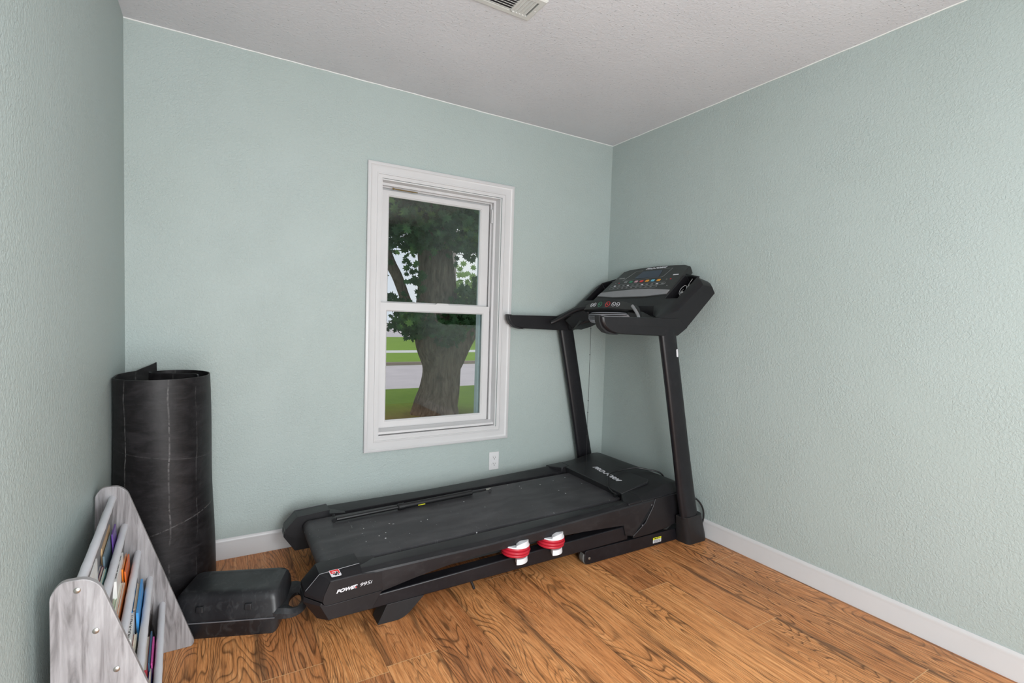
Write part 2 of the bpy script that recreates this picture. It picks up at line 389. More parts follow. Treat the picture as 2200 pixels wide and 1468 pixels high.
# ------------------------------------------------------------------ room shell
H, WX, YB = 2.44, -2.747, -3.75
OX0, OX1, OZ0, OZ1 = -1.630, -0.890, 0.527, 1.943                 # window opening
bm = bmesh.new(); box(bm, WX - 0.1, 0.1, YB - 0.1, 0.16, -0.05, 0); struct('floor', bm, M['floor'], smooth=False)
bm = bmesh.new(); box(bm, WX - 0.1, 0.1, YB - 0.1, 0.16, H, H + 0.05); struct('ceiling', bm, M['ceiling'], smooth=False)
bm = bmesh.new()
box(bm, WX - 0.1, OX0, 0, 0.16, 0, H); box(bm, OX1, 0.1, 0, 0.16, 0, H); box(bm, OX0, OX1, 0, 0.16, 0, OZ0); box(bm, OX0, OX1, 0, 0.16, OZ1, H)
struct('wall_back', bm, M['wall'], smooth=False)
bm = bmesh.new(); box(bm, 0, 0.1, YB, 0, 0, H); struct('wall_right', bm, M['wall'], smooth=False)
bm = bmesh.new(); box(bm, WX - 0.1, WX, YB, 0, 0, H); struct('wall_left', bm, M['wall'], smooth=False)
bm = bmesh.new(); DX0, DX1, DZ = -2.68, -1.16, 2.0                         # unseen opening behind the camera, added to go with the rear fill light
box(bm, WX, DX0, YB - 0.1, YB, 0, H); box(bm, DX1, 0, YB - 0.1, YB, 0, H); box(bm, DX0, DX1, YB - 0.1, YB, DZ, H); struct('wall_front', bm, M['wall'], smooth=False)
bprof = [(0, 0), (-0.0155, 0), (-0.0155, 0.012), (-0.012, 0.024), (-0.012, 0.072), (-0.010, 0.079), (-0.011, 0.084), (-0.007, 0.092), (-0.003, 0.098), (0, 0.098)]
bm = bmesh.new(); loft(bm, [[(x, YB, z) for x, z in bprof], [(x, 0, z) for x, z in bprof]]); struct('baseboard_right', bm, M['trim'])
bm = bmesh.new(); loft(bm, [[(WX, x, z) for x, z in bprof], [(-0.0155, x, z) for x, z in bprof]]); struct('baseboard_back', bm, M['trim'])
bm = bmesh.new(); loft(bm, [[(WX - x, YB, z) for x, z in bprof], [(WX - x, -0.0155, z) for x, z in bprof]]); struct('baseboard_left', bm, M['trim'])
random.seed(3)
def bead(name, a, b, r):
    a, b = Vector(a), Vector(b); n = 60; pts = [a.lerp(b, i / n) + Vector((random.uniform(-1, 1), random.uniform(-1, 1), random.uniform(-1, 1))) * r * 0.35 for i in range(n + 1)]
    m = bmesh.new(); tube(m, pts, r, 6); struct(name, m, M['caulk'])
bead('trim_1', (WX, -0.001, H - 0.001), (0, -0.001, H - 0.001), 0.0032)
bead('trim_2', (-0.001, YB, H - 0.001), (-0.001, 0, H - 0.001), 0.0028)

# ------------------------------------------------------------------ window
wroot = bpy.data.objects.new('window_1', None); COL.objects.link(wroot); wroot.location = (-1.255, 0, OZ0); wroot['kind'] = 'structure'
def ring_frame(bm, x0, x1, z0, z1, prof):
    """mitred frame: prof lists (inward offset, y) around a rectangle, closed outline"""
    rings = []
    for cx, cz, sx, sz in ((x0, z0, 1, 1), (x1, z0, -1, 1), (x1, z1, -1, -1), (x0, z1, 1, -1)):
        rings.append([(cx + sx * o, y, cz + sz * o) for o, y in prof])
    vr = [[bm.verts.new(p) for p in r] for r in rings]; n = len(prof)
    for k in range(4):
        a, b = vr[k], vr[(k + 1) % 4]
        for i in range(n): face(bm, (a[i], a[(i + 1) % n], b[(i + 1) % n], b[i]))
cw = 0.0795
bm = bmesh.new()
ring_frame(bm, -1.7077, -0.8013, 0.4454, 2.0276, [(0, 0), (0, -0.019), (0.003, -0.021), (0.015, -0.021), (0.019, -0.017), (0.028, -0.015), (0.045, -0.0125), (0.052, -0.012), (0.0535, -0.0150), (0.060, -0.0150), (0.0615, -0.0110), (cw - 0.003, -0.0110), (cw, -0.009), (cw, 0)])
obj('casing', bm, M['trim'], wroot)
bm = bmesh.new(); ring_frame(bm, OX0, OX1, OZ0, OZ1, [(-0.002, -0.008), (0.004, -0.008), (0.004, 0.155), (-0.002, 0.155)]); obj('jamb', bm, M['vinyl'], wroot, smooth=False)
bm = bmesh.new()
ring_frame(bm, OX0, OX1, OZ0, OZ1, [(0, 0.048), (0.018, 0.048), (0.018, 0.060), (0.011, 0.062), (0.011, 0.084), (0.022, 0.084), (0.022, 0.092), (0.011, 0.094), (0.011, 0.118), (0.03, 0.118), (0.03, 0.14), (0, 0.14)])
obj('track', bm, M['vinyl'], wroot, smooth=False)
bm = bmesh.new(); prism(bm, [(0.010, 0.548), (0.010, 0.535), (0.052, 0.541), (0.052, 0.560)], 'yz', OX0 + 0.004, OX1 - 0.004); obj('sill', bm, M['vinyl'], wroot, smooth=False)
bm = bmesh.new(); box(bm, OX1 - 0.068, OX1 - 0.03, 0.119, 0.159, OZ0, OZ1); obj('exterior_stop', bm, M['ext'], wroot, smooth=False)
def sash(name, x0, x1, z0, z1, gx0, gx1, gz0, gz1, y0, y1):
    bm = bmesh.new()
    def R4(rx0, rx1, rz0, rz1, y): return [(rx0, y, rz0), (rx1, y, rz0), (rx1, y, rz1), (rx0, y, rz1)]
    e = 0.006
    loops = [R4(x0, x1, z0, z1, y1), R4(x0, x1, z0, z1, y0), R4(gx0 - e, gx1 + e, gz0 - e, gz1 + e, y0), R4(gx0 - e, gx1 + e, gz0 - e, gz1 + e, y0 + 0.003), R4(gx0, gx1, gz0, gz1, y0 + 0.008), R4(gx0, gx1, gz0, gz1, y1)]
    vr = [[bm.verts.new(p) for p in r] for r in loops]
    for i in range(6):
        a, b = vr[i], vr[(i + 1) % 6]
        for k in range(4): face(bm, (a[k], a[(k + 1) % 4], b[(k + 1) % 4], b[k]))
    s = obj(name, bm, M['vinyl'], wroot, bevel=0.0015, smooth=False)
    bm = bmesh.new(); ym = (y0 + y1) / 2 + 0.002; box(bm, gx0 - 0.002, gx1 + 0.002, ym, ym + 0.004, gz0 - 0.002, gz1 + 0.002); obj('pane', bm, M['glass'], s, smooth=False)
    return s
lo = sash('lower_sash', -1.607, -0.913, 0.547, 1.276, -1.566, -0.957, 0.601, 1.226, 0.064, 0.084)
upx = sash('upper_sash', -1.605, -0.917, 1.235, 1.912, -1.556, -0.974, 1.284, 1.880, 0.095, 0.117)
bm = bmesh.new(); prism(bm, rounded([(-1.275, 1.276), (-1.19, 1.276), (-1.2, 1.2835), (-1.265, 1.2835)], 0.003), 'xz', 0.064, 0.082); obj('sash_lock', bm, M['vinyl'], lo)
bm = bmesh.new(); tube(bm, [(-1.548, 0.053, 1.914), (-1.50, 0.055, 1.913), (-1.405, 0.056, 1.913)], 0.0032, 8); cyl(bm, (-1.548, 0.053, 1.914), (1, 0, 0), 0.0055, 0.008, 10); obj('latch_pin', bm, M['brass'], wroot)
bm = bmesh.new(); box(bm, -0.915, -0.905, 0.061, 0.069, 1.80, 1.885); obj('track_stop', bm, M['vinyl'], wroot, smooth=False)

# ------------------------------------------------------------------ outlet and ceiling vent
ot = thing('wall_outlet', 'white duplex electrical outlet plate on the back wall below the window', 'outlet', (-0.8865, 0, 0.304))
bm = bmesh.new(); box(bm, -0.9215, -0.8515, -0.006, 0, 0.247, 0.361); obj('cover_plate', bm, M['outlet'], ot, bevel=0.004)
for zc in (0.304 + 0.0195, 0.304 - 0.0195):
    bm = bmesh.new(); prism(bm, [(-0.8865 + 0.017 * math.cos(a), zc + min(0.0135, max(-0.0135, 0.017 * math.sin(a)))) for a in [2 * math.pi * k / 28 for k in range(28)]], 'xz', -0.0085, -0.005)
    rc = obj('receptacle', bm, M['outlet'], ot)
    bm = bmesh.new()
    box(bm, -0.8945, -0.8925, -0.009, -0.0083, zc - 0.001, zc + 0.008); box(bm, -0.8805, -0.8785, -0.009, -0.0083, zc, zc + 0.007); cyl(bm, (-0.8865, -0.0087, zc - 0.007), (0, 1, 0), 0.0027, 0.0008, 10)
    obj('slots', bm, M['slot'], rc, smooth=False)
bm = bmesh.new(); cyl(bm, (-0.8865, -0.0065, 0.304), (0, 1, 0), 0.003, 0.002, 10); obj('screw', bm, M['outlet'], ot)

vt = thing('ceiling_vent', 'grayish white metal air register with louvers on the ceiling', 'vent', (-1.475, -1.006, H))
VX0, VX1, VY0, VY1 = -1.655, -1.296, -1.082, -0.931
bm = bmesh.new(); zt, zb = H, H - 0.009
def vring(o, z): return [(VX0 + o, VY0 + o, z), (VX1 - o, VY0 + o, z), (VX1 - o, VY1 - o, z), (VX0 + o, VY1 - o, z)]
vr = [[bm.verts.new(p) for p in r] for r in (vring(0, zt), vring(0, H - 0.004), vring(0.006, zb), vring(0.026, zb), vring(0.026, H - 0.002))]
for a, b in zip(vr, vr[1:]):
    for k in range(4): face(bm, (a[k], a[(k + 1) % 4], b[(k + 1) % 4], b[k]))
box(bm, -1.398, -1.388, VY0 + 0.024, VY1 - 0.024, zb, H - 0.001)
obj('frame', bm, M['vent'], vt, smooth=False)
bm = bmesh.new(); box(bm, VX0 + 0.024, VX1 - 0.024, VY0 + 0.024, VY1 - 0.024, H - 0.0015, H - 0.0005); obj('duct_back', bm, M['dark_hole'], vt, smooth=False)
for k in range(7):
    y = VY0 + 0.034 + k * 0.0138; bm = bmesh.new(); loft(bm, [[(x, y - 0.004, zb), (x, y - 0.003, zb - 0.001), (x, y + 0.005, H - 0.002), (x, y + 0.004, H - 0.002)] for x in (VX0 + 0.026, -1.398)]); obj('louver', bm, M['vent'], vt, smooth=False)
for k in range(4):
    x = -1.380 + k * 0.0145; bm = bmesh.new(); loft(bm, [[(x - 0.003, y, H - 0.002), (x - 0.004, y, H - 0.002), (x + 0.005, y, zb - 0.001), (x + 0.007, y, zb)] for y in (VY0 + 0.026, VY1 - 0.026)]); obj('louver', bm, M['vent'], vt, smooth=False)
bm = bmesh.new(); cyl(bm, (VX1 - 0.014, -1.006, zb), (0, 0, 1), 0.0035, 0.002, 10); obj('screw', bm, M['outlet'], vt)

# ------------------------------------------------------------------ treadmill (centre line y = YC, both sides mirrored)
YC = -0.5
td = thing('treadmill', 'black folding treadmill with gray console standing under the window in the corner', 'treadmill', (-1.0, YC, 0))
def side(name, build, m, bevel=0.002, seg=2, both=True, parent=None, **kw):
    """build(bm) makes the near-side part; the far side gets its mirror image"""
    out = []
    for s in ((1, -1) if both else (1,)):
        bm = bmesh.new(); build(bm)
        if s < 0:
            for v in bm.verts: v.co.y = 2 * YC - v.co.y
        out.append(obj(name, bm, m, parent or td, bevel=bevel, seg=seg, **kw))
    return out
def rz(x, tab):
    if x <= tab[0][0]: return tab[0][1]
    for (a, u), (b, v) in zip(tab, tab[1:]):
        if x <= b: return u + (v - u) * (x - a) / (b - a)
    return tab[-1][1]
belt_z = lambda x: 0.222 + (x + 1.9) * 0.0175
SH = [(-2.06, 0.229), (-1.4, 0.231), (-1.12, 0.239), (-0.567, 0.262), (-0.15, 0.276)]
BOT = [(-1.95, 0.128), (-1.86, 0.132), (-1.7, 0.158), (-1.55, 0.176), (-1.4, 0.185), (-1.117, 0.186), (-0.85, 0.176), (-0.60, 0.159)]
# lift frame on the floor
def f(bm):
    prism(bm, rounded([(-0.838, 0.004), (-0.10, 0.004), (-0.10, 0.066), (-0.20, 0.068), (-0.30, 0.068), (-0.838, 0.074)], [0.022, 0.004, 0.004, 0.01, 0.01, 0.012]), 'xz', -0.871, -0.815)
fr = side('base_frame', f, M['frame_metal'], 0.004)
bm = bmesh.new(); box(bm, -0.16, -0.10, -0.815, -0.185, 0.01, 0.06); obj('base_crossbar', bm, M['frame_metal'], td, bevel=0.004)
def f(bm): tube(bm, [(-0.818, -0.869, 0.035), (-0.818, -0.866, 0.035), (-0.818, -0.862, 0.035), (-0.818, -0.832, 0.035), (-0.818, -0.828, 0.035)], [0.024, 0.030, 0.0345, 0.0345, 0.031], 28)
wh = side('wheel', lambda bm: tube(bm, [(-0.812, -0.864, 0.0345), (-0.812, -0.861, 0.0345), (-0.812, -0.835, 0.0345), (-0.812, -0.832, 0.0345)], [0.031, 0.0345, 0.0345, 0.031], 28), M['tire'], 0)
side('axle_bolt', lambda bm: tube(bm, [(-0.812, -0.8705, 0.033), (-0.812, -0.8735, 0.033), (-0.812, -0.875, 0.033)], [0.007, 0.0065, 0.003], 14), M['steel'], 0, label='small chrome bolt')
bm = bmesh.new(); box(bm, -0.374, -0.313, -0.8722, -0.871, 0.036, 0.047); stk = obj('caution_sticker', bm, M['yellow'], td, smooth=False, label='yellow and white caution sticker')
bm = bmesh.new(); box(bm, -0.374, -0.313, -0.8722, -0.871, 0.018, 0.036); obj('sticker_base', bm, M['decal'], stk, smooth=False)
bm = bmesh.new()
for k in range(4): box(bm, -0.370, -0.318, -0.8727, -0.8722, 0.0205 + k * 0.004, 0.022 + k * 0.004)
box(bm, -0.366, -0.35, -0.8727, -0.8722, 0.039, 0.044); box(bm, -0.347, -0.335, -0.8727, -0.8722, 0.040, 0.044); box(bm, -0.332, -0.32, -0.8727, -0.8722, 0.041, 0.044)
obj('sticker_print', bm, M['slot'], stk, smooth=False)
# uprights and their foot covers
def upright(bm):
    rings = []
    for z, xc_, ha in ((0.150, -0.176, 0.061), (0.30, -0.214, 0.060), (0.54, -0.268, 0.056), (0.85, -0.337, 0.055), (1.175, -0.411, 0.055)):
        ring = []
        for k in range(28):
            a = 2 * math.pi * k / 28; ca, sa = math.cos(a), math.sin(a)
            ring.append((xc_ + ha * math.copysign(abs(ca) ** 0.8, ca), -0.936 + 0.023 * math.copysign(abs(sa) ** 0.7, sa), z + 0.02 * ca * ha))
        rings.append(ring)
    loft(bm, rings)
ups = side('upright', upright, M['frame_metal'], 0)
def fcover(bm):
    b = rounded([(-0.190, -0.895), (-0.186, -0.938), (-0.168, -0.951), (-0.050, -0.951), (-0.018, -0.928), (-0.018, -0.86), (-0.190, -0.86)], 0.012, 3)
    t = rounded([(-0.245, -0.912), (-0.240, -0.945), (-0.225, -0.962), (-0.108, -0.962), (-0.092, -0.946), (-0.092, -0.905), (-0.245, -0.905)], 0.010, 3)
    b1 = [(x, y, 0.0) for x, y in b]; m1 = [(x + (u - x) * 0.12, y + (v - y) * 0.1, 0.03) for (x, y), (u, v) in zip(b, t)]
    loft(bm, [b1, m1, [(x, y, 0.164 - 0.004 * math.sin((x + 0.25) * 22)) for x, y in t]])
side('foot_cover', fcover, M['plastic_soft'], 0.003)
bm = bmesh.new(); prism(bm, rounded([(-0.352, 1.032), (-0.341, 1.032), (-0.348, 1.074), (-0.358, 1.070)], 0.003), 'xz', -0.9585, -0.956); obj('sticker', bm, M['decal'], ups[0], label='small worn white sticker')
# lower tubes, feet, cushions
side('frame_tube', lambda bm: prism(bm, [(-1.90, 0.070), (-0.56, 0.078), (-0.56, 0.152), (-1.9, 0.123)], 'xz', -0.872, -0.815), M['frame_metal'], 0.005)
for x in (-1.75, -0.75):
    bm = bmesh.new(); box(bm, x, x + 0.06, -0.815, -0.185, 0.085, 0.12); obj('deck_crossmember', bm, M['frame_metal'], td, bevel=0.003)
side('foot', lambda bm: prism(bm, rounded([(-1.862, 0.002), (-1.775, 0.0), (-1.74, 0.012), (-1.672, 0.074), (-1.825, 0.074)], [0.006, 0.01, 0.02, 0.0, 0.0]), 'xz', -0.874, -0.80), M['plastic_soft'], 0.004)
bm = bmesh.new(); tube(bm, [(-1.455, -0.855, 0.075), (-1.440, -0.862, 0.035)], 0.006, 10); obj('adjust_bolt', bm, M['cord'], td)
for xc in (-1.232, -1.038):
    yc = -0.853
    for s in (1, -1):
        cy = yc if s > 0 else 2 * YC - yc
        tl = Matrix.Translation((xc, cy, 0.165)) @ Matrix.Rotation(R(2.5), 4, 'Y') @ Matrix.Translation((-xc, -cy, -0.165))
        def put(name, prof, m, par, n=36, a0=0, a1=360):
            bm = bmesh.new(); tube(bm, [(xc, cy, z) for z, r_ in prof], [r_ for z, r_ in prof], n); bm.transform(tl); return obj(name, bm, m, par)
        cu = put('cushion', [(0.1385, 0.050), (0.1385, 0.0635), (0.1425, 0.0665), (0.146, 0.0665), (0.147, 0.062)], M['white_plastic'], td)
        for z0, r_ in ((0.147, 0.0655), (0.161, 0.0685), (0.175, 0.0655)):
            put('rubber_ring', [(z0, r_ - 0.004), (z0 + 0.003, r_ - 0.001), (z0 + 0.0065, r_), (z0 + 0.010, r_ - 0.001), (z0 + 0.013, r_ - 0.005)], M['red'], cu)
        # bottom foot: a segment on the forward half, and a stepped helical cap on top
        for nm, z0, z1a, z1b, a0, a1 in (('lower_cap', 0.115, 0.1385, 0.1385, -112, 60), ('upper_cap', 0.190, 0.210, 0.200, -118, 80), ('upper_flange', 0.1875, 0.196, 0.192, -230, 120)):
            bm = bmesh.new(); seg = 18; ri = 0.015; ro = 0.0645 if nm == 'upper_flange' else 0.060; rings = []
            for k in range(seg + 1):
                a = R(a0 + (a1 - a0) * k / seg); zt_ = z1a + (z1b - z1a) * k / seg if nm != 'upper_flange' else z1b + (z1a - z1b) * k / seg
                if nm == 'upper_cap': zt_ = z0 + 0.003 + (z1a - z0) * math.sin(min(1, (k + 1.2) / 6) * math.pi / 2) * (1 - 0.3 * k / seg)
                c, s_ = math.cos(a), math.sin(a) * s
                rings.append([(xc + ri * c, cy + ri * s_, z0), (xc + ro * c, cy + ro * s_, z0), (xc + (ro - 0.003) * c, cy + (ro - 0.003) * s_, zt_), (xc + ri * c, cy + ri * s_, zt_)])
            loft(bm, rings); bm.transform(tl); obj(nm, bm, M['white_plastic'], cu, bevel=0.0015)
# foot rails with a shallow arch under them
def rail(bm):
    xs = [-1.935, -1.86, -1.78, -1.7, -1.62, -1.55, -1.47, -1.4, -1.3, -1.2, -1.117, -1.0, -0.85, -0.72, -0.60]
    rings = []
    for x in xs:
        t_, b_ = rz(x, SH), rz(x, BOT); i_ = belt_z(x) + 0.002
        rings.append([(x, -0.785, b_), (x, -0.772, i_ - 0.03), (x, -0.772, i_ - 0.002), (x, -0.776, i_), (x, -0.848, max(i_ + 0.002, t_ + 0.006)), (x, -0.856, t_ + 0.0055), (x, -0.880, t_ - 0.003), (x, -0.8835, t_ - 0.010), (x, -0.883, (t_ + b_) / 2), (x, -0.880, b_ + 0.003), (x, -0.872, b_)])
    for x, b_, k in ((-0.585, 0.104, 0), (-0.535, 0.094, 0), (-0.40, 0.096, 1)):
        t_ = rz(x, SH); i_ = belt_z(x) + 0.002
        pr = [(-0.785, b_), (-0.772, i_ - 0.03), (-0.772, i_ - 0.002), (-0.776, i_), (-0.848, t_ + 0.006), (-0.856, t_ + 0.0055), (-0.880, t_ - 0.003), (-0.8835, t_ - 0.010), (-0.883, (t_ + b_) / 2), (-0.8825, b_ + 0.003), (-0.875, b_)]
        rings.append([(rz(z, [(0.096, -0.533), (0.150, -0.453), (0.225, -0.403), (0.268, -0.386)]) if k else x, y, z) for y, z in pr])
    loft(bm, rings)
side('foot_rail', rail, M['rail'], 0, sharp=14)
# dark underbody closing the deck between the rails
bm = bmesh.new(); prism(bm, [(-1.93, 0.165), (-1.93, 0.200), (-0.45, 0.225), (-0.45, 0.12), (-0.9, 0.14), (-1.86, 0.13)], 'xz', -0.80, -0.20); obj('deck', bm, M['deep'], td)
# rear end caps (upper shell and lower cover with a seam between them)
up_prof = [(-2.124, 0.172), (-2.121, 0.186), (-2.066, 0.240), (-1.915, belt_z(-1.93) + 0.016), (-1.915, 0.150), (-1.855, 0.145), (-2.045, 0.136), (-2.085, 0.140)]
def ecap(bm):
    A_ = [(-2.1235, 0.170), (-2.122, 0.186), (-2.072, 0.240), (-1.925, 0.250), (-1.925, 0.232), (-1.85, 0.224), (-1.845, 0.1445), (-2.045, 0.1365), (-2.09, 0.142)]
    B_ = [(-2.119, 0.169), (-2.118, 0.185), (-2.070, 0.238), (-1.925, 0.2475), (-1.925, 0.229), (-1.85, 0.222), (-1.845, 0.1445), (-2.045, 0.1365), (-2.088, 0.1415)]
    C_ = [(-2.066, 0.152), (-2.062, 0.175), (-2.040, 0.226), (-1.925, 0.2275), (-1.925, 0.2265), (-1.85, 0.2195), (-1.847, 0.1450), (-2.040, 0.1372), (-2.060, 0.1385)]
    loft(bm, [[(x, -0.752, z) for x, z in A_], [(x, -0.838, z) for x, z in A_], [(x, -0.845, z) for x, z in B_], [(x, -0.882, z) for x, z in C_], [(x * 0.995 - 0.0099 if x < -1.95 else x, -0.8845, z - 0.003 if z > 0.2 else z) for x, z in C_]])
ec = side('end_cap', ecap, M['plastic'], 0.0015, sharp=25)
def ecap2(bm):
    A_ = [(-2.128, 0.150), (-2.1245, 0.168), (-2.09, 0.1400), (-2.045, 0.1345), (-1.845, 0.1425), (-1.885, 0.074), (-2.078, 0.074)]
    C_ = [(-2.075, 0.140), (-2.070, 0.150), (-2.058, 0.1375), (-2.040, 0.1355), (-1.847, 0.1420), (-1.885, 0.080), (-2.045, 0.080)]
    loft(bm, [[(x, -0.765, z) for x, z in A_], [(x, -0.842, z) for x, z in A_], [(x, -0.8835, z) for x, z in C_]])
side('lower_end_cap', ecap2, M['plastic'], 0.0015, sharp=25)
side('end_cap_highlight', lambda bm: tube(bm, [(-2.119, -0.842, 0.188), (-2.0715, -0.843, 0.240), (-1.927, -0.843, 0.2495)], 0.0014, 6), M['seam'], 0)  # thin pale bead that paints the highlight along the bevelled cap edge
# emblem and lettering on the near end cap
SK = 0.3444; SN = Vector((0, -SK, 1)).normalized()
def sp_(x, y, h=0.0): return Vector((x, y, 0.2295 + (y + 0.88) * SK + 0.0035)) + SN * h      # the sloping shoulder of the cap
def EM(u, v, h): # u along the cap, v up the slope, both 0..1 over the badge
    return sp_(-2.034 + 0.036 * u + 0.006 * (v - 1) * -1 * 0 - 0.006 * v, -0.874 + 0.030 * v, h)
def badge(name, pts, h0, h1, m, par, **kw):
    bm = bmesh.new(); loft(bm, [[EM(u, v, h0) for u, v in pts], [EM(u, v, h1) for u, v in pts]]); return obj(name, bm, m, par, smooth=False, **kw)
eb = badge('emblem', rounded([(0, 0), (1, 0), (1, 1), (0, 1)], 0.12), -0.002, 0.0009, M['decal'], ec[0], label='red, white and black square emblem')
badge('emblem_red', [(0.06, 0.94), (0.94, 0.94), (0.94, 0.30), (0.80, 0.30), (0.78, 0.72), (0.22, 0.72), (0.22, 0.60), (0.52, 0.60), (0.50, 0.44), (0.08, 0.44)], 0.0009, 0.0014, M['decal_red'], eb)
badge('emblem_black', [(0.22, 0.38), (0.56, 0.38), (0.60, 0.62), (0.74, 0.62), (0.78, 0.10), (0.68, 0.10), (0.66, 0.36), (0.62, 0.36), (0.60, 0.10), (0.36, 0.10), (0.38, 0.24), (0.22, 0.24)], 0.0009, 0.0014, M['slot'], eb)
text_mesh('lettering', 'POWER', 0.017, (-2.019, -0.8852, 0.1745), (1, 0, 0.055), (0, 0, 1), M['decal'], ec[0], 0.35, 1.0, 0.0009, 0.078, label='white model lettering')
text_mesh('lettering', '995i', 0.018, (-1.936, -0.8852, 0.1790), (1, 0, 0.055), (0, 0, 1), M['decal'], ec[0], 0.3, 1.0, 0.0, 0.046)
bm = bmesh.new(); box(bm, -1.950, -1.946, -0.8860, -0.8852, 0.179, 0.183); obj('lettering_dot', bm, M['decal_red'], ec[0], smooth=False)
# running belt wrapped over the rear roller
bm = bmesh.new(); rr = 0.032; xr = -2.018; zc_ = belt_z(xr) - rr; prof = []
for k in range(13):
    a = R(90 + 15 * k); prof.append((xr + rr * math.cos(a), zc_ + rr * math.sin(a)))
prof += [(-0.46, belt_z(-0.46) - 0.05), (-0.46, belt_z(-0.46))]
rings = []
for k in range(9):
    y = -0.7475 + 0.4855 * k / 8; rings.append([(x, y, z) for x, z in prof])
loft(bm, rings); obj('running_belt', bm, M['belt'], td)
bm = bmesh.new(); cyl(bm, (xr, -0.505, zc_), (0, 1, 0), rr - 0.004, 0.53, 24); obj('rear_roller', bm, M['deep'], td)
# front side shroud, meeting the rail at a slanted seam
side('front_shroud', lambda bm: prism(bm, [(-0.382, 0.2675), (-0.135, 0.275), (-0.125, 0.120), (-0.30, 0.092), (-0.42, 0.082), (-0.532, 0.082), (-0.532, 0.096), (-0.448, 0.150), (-0.398, 0.225)], 'xz', -0.884, -0.80), M['plastic'], 0.003)
for sx_, sz_ in ((-0.408, 0.2385), (-0.470, 0.140)): side('shroud_screw', lambda bm: cyl(bm, (sx_, -0.883, sz_), (0, 1, 0), 0.004, 0.003, 10), M['seam'], 0)
# motor hood
def hood(bm):
    ztop = lambda x: rz(x, [(-0.565, 0.271), (-0.50, 0.279), (-0.36, 0.297), (-0.26, 0.318), (-0.19, 0.322), (-0.15, 0.312), (-0.125, 0.28)])
    for s in (1, -1):
        Y = lambda w: YC - s * w
        rings = []
        for x, wi, wo in ((-0.568, 0.335, 0.379), (-0.52, 0.268, 0.378), (-0.47, 0.262, 0.377)):
            z = ztop(x); zb_ = 0.266 + (x + 0.567) * 0.035
            rings.append([(x, Y(wi), zb_ - 0.03), (x, Y(wi), z), (x, Y(wo - 0.012 - 0.14 * (x + 0.568)), z), (x, Y(wo), zb_ + 0.0015), (x, Y(wo - 0.002), zb_ - 0.03)])
        loft(bm, rings)
    rings = []
    for x in (-0.4705, -0.40, -0.34, -0.28, -0.22, -0.185, -0.155, -0.128):
        z = ztop(x); zb_ = 0.262 + (x + 0.567) * 0.035; k = 0.012 + 0.14 * min(0.20, x + 0.568)
        cr = 0.001 if x > -0.46 else 0.0
        rings.append([(x, YC - 0.377, zb_ - 0.05), (x, YC - 0.377, zb_ + 0.0015), (x, YC - 0.377 + k, z - 0.002), (x, YC - 0.365 + k, z), (x, YC - 0.2, z + cr), (x, YC, z + cr * 1.3), (x, YC + 0.2, z + cr), (x, YC + 0.365 - k, z), (x, YC + 0.377 - k, z - 0.002), (x, YC + 0.377, zb_ + 0.0015), (x, YC + 0.377, zb_ - 0.05)])
    loft(bm, rings)
bm = bmesh.new(); hood(bm); mh = obj('motor_cover', bm, M['plastic'], td, bevel=0.003)
bm = bmesh.new()
a = [(-0.512, -0.764), (-0.505, -0.50), (-0.500, -0.238), (-0.330, -0.275), (-0.305, -0.32), (-0.298, -0.50), (-0.297, -0.745), (-0.32, -0.765)]
pz = lambda x: 0.281 + (x + 0.50) * 0.20
prec = [(x, y) for x, y in a]
loft(bm, [[(x + 0.012 if x < -0.49 else x, y, 0.236) for x, y in prec], [(x, y, pz(x)) for x, y in prec]])
mp = obj('cover_panel', bm, M['plastic_soft'], mh, bevel=0.004)
u_ = Vector((0.18, -1, 0)).normalized(); v_ = Vector((1, 0.18, 0.20)).normalized()
text_mesh('lettering', 'PRO-FORM', 0.036, Vector((-0.395, -0.375, pz(-0.395) + 0.001)), (-0.13, -1, -0.026), (1, 0, 0.2), M['decal'], mh, 0.45, 1.0, 0.0012, 0.275, label='white brand lettering')
# power cord looping over the hood and out behind the upright
loop = spline([(-0.500, -0.735, 0.262), (-0.52, -0.70, 0.268), (-0.50, -0.64, 0.288), (-0.42, -0.565, 0.318), (-0.33, -0.56, 0.325), (-0.25, -0.59, 0.338), (-0.19, -0.63, 0.331), (-0.128, -0.68, 0.315), (-0.095, -0.71, 0.25), (-0.08, -0.78, 0.22)], 8)
bm = bmesh.new(); tube(bm, loop, 0.0048, 10); obj('power_cord', bm, M['cord'], td)
bm = bmesh.new(); tube(bm, spline([(-0.10, -0.83, 0.23), (-0.07, -0.875, 0.225), (-0.038, -0.90, 0.19), (-0.022, -0.91, 0.14), (-0.024, -0.905, 0.08), (-0.045, -0.885, 0.05)], 8), 0.0048, 10); obj('power_cord', bm, M['cord'], td)
bm = bmesh.new(); tube(bm, spline([(-0.335, -0.845, 0.078), (-0.29, -0.85, 0.092), (-0.27, -0.86, 0.075), (-0.23, -0.86, 0.098), (-0.19, -0.87, 0.12)], 8), 0.010, 8); obj('cable_bundle', bm, M['cord'], td)
bm = bmesh.new(); cyl(bm, (-0.515, -0.728, 0.259), (1, 0.2, 0), 0.009, 0.03, 12); obj('power_plug', bm, M['cord'], td)

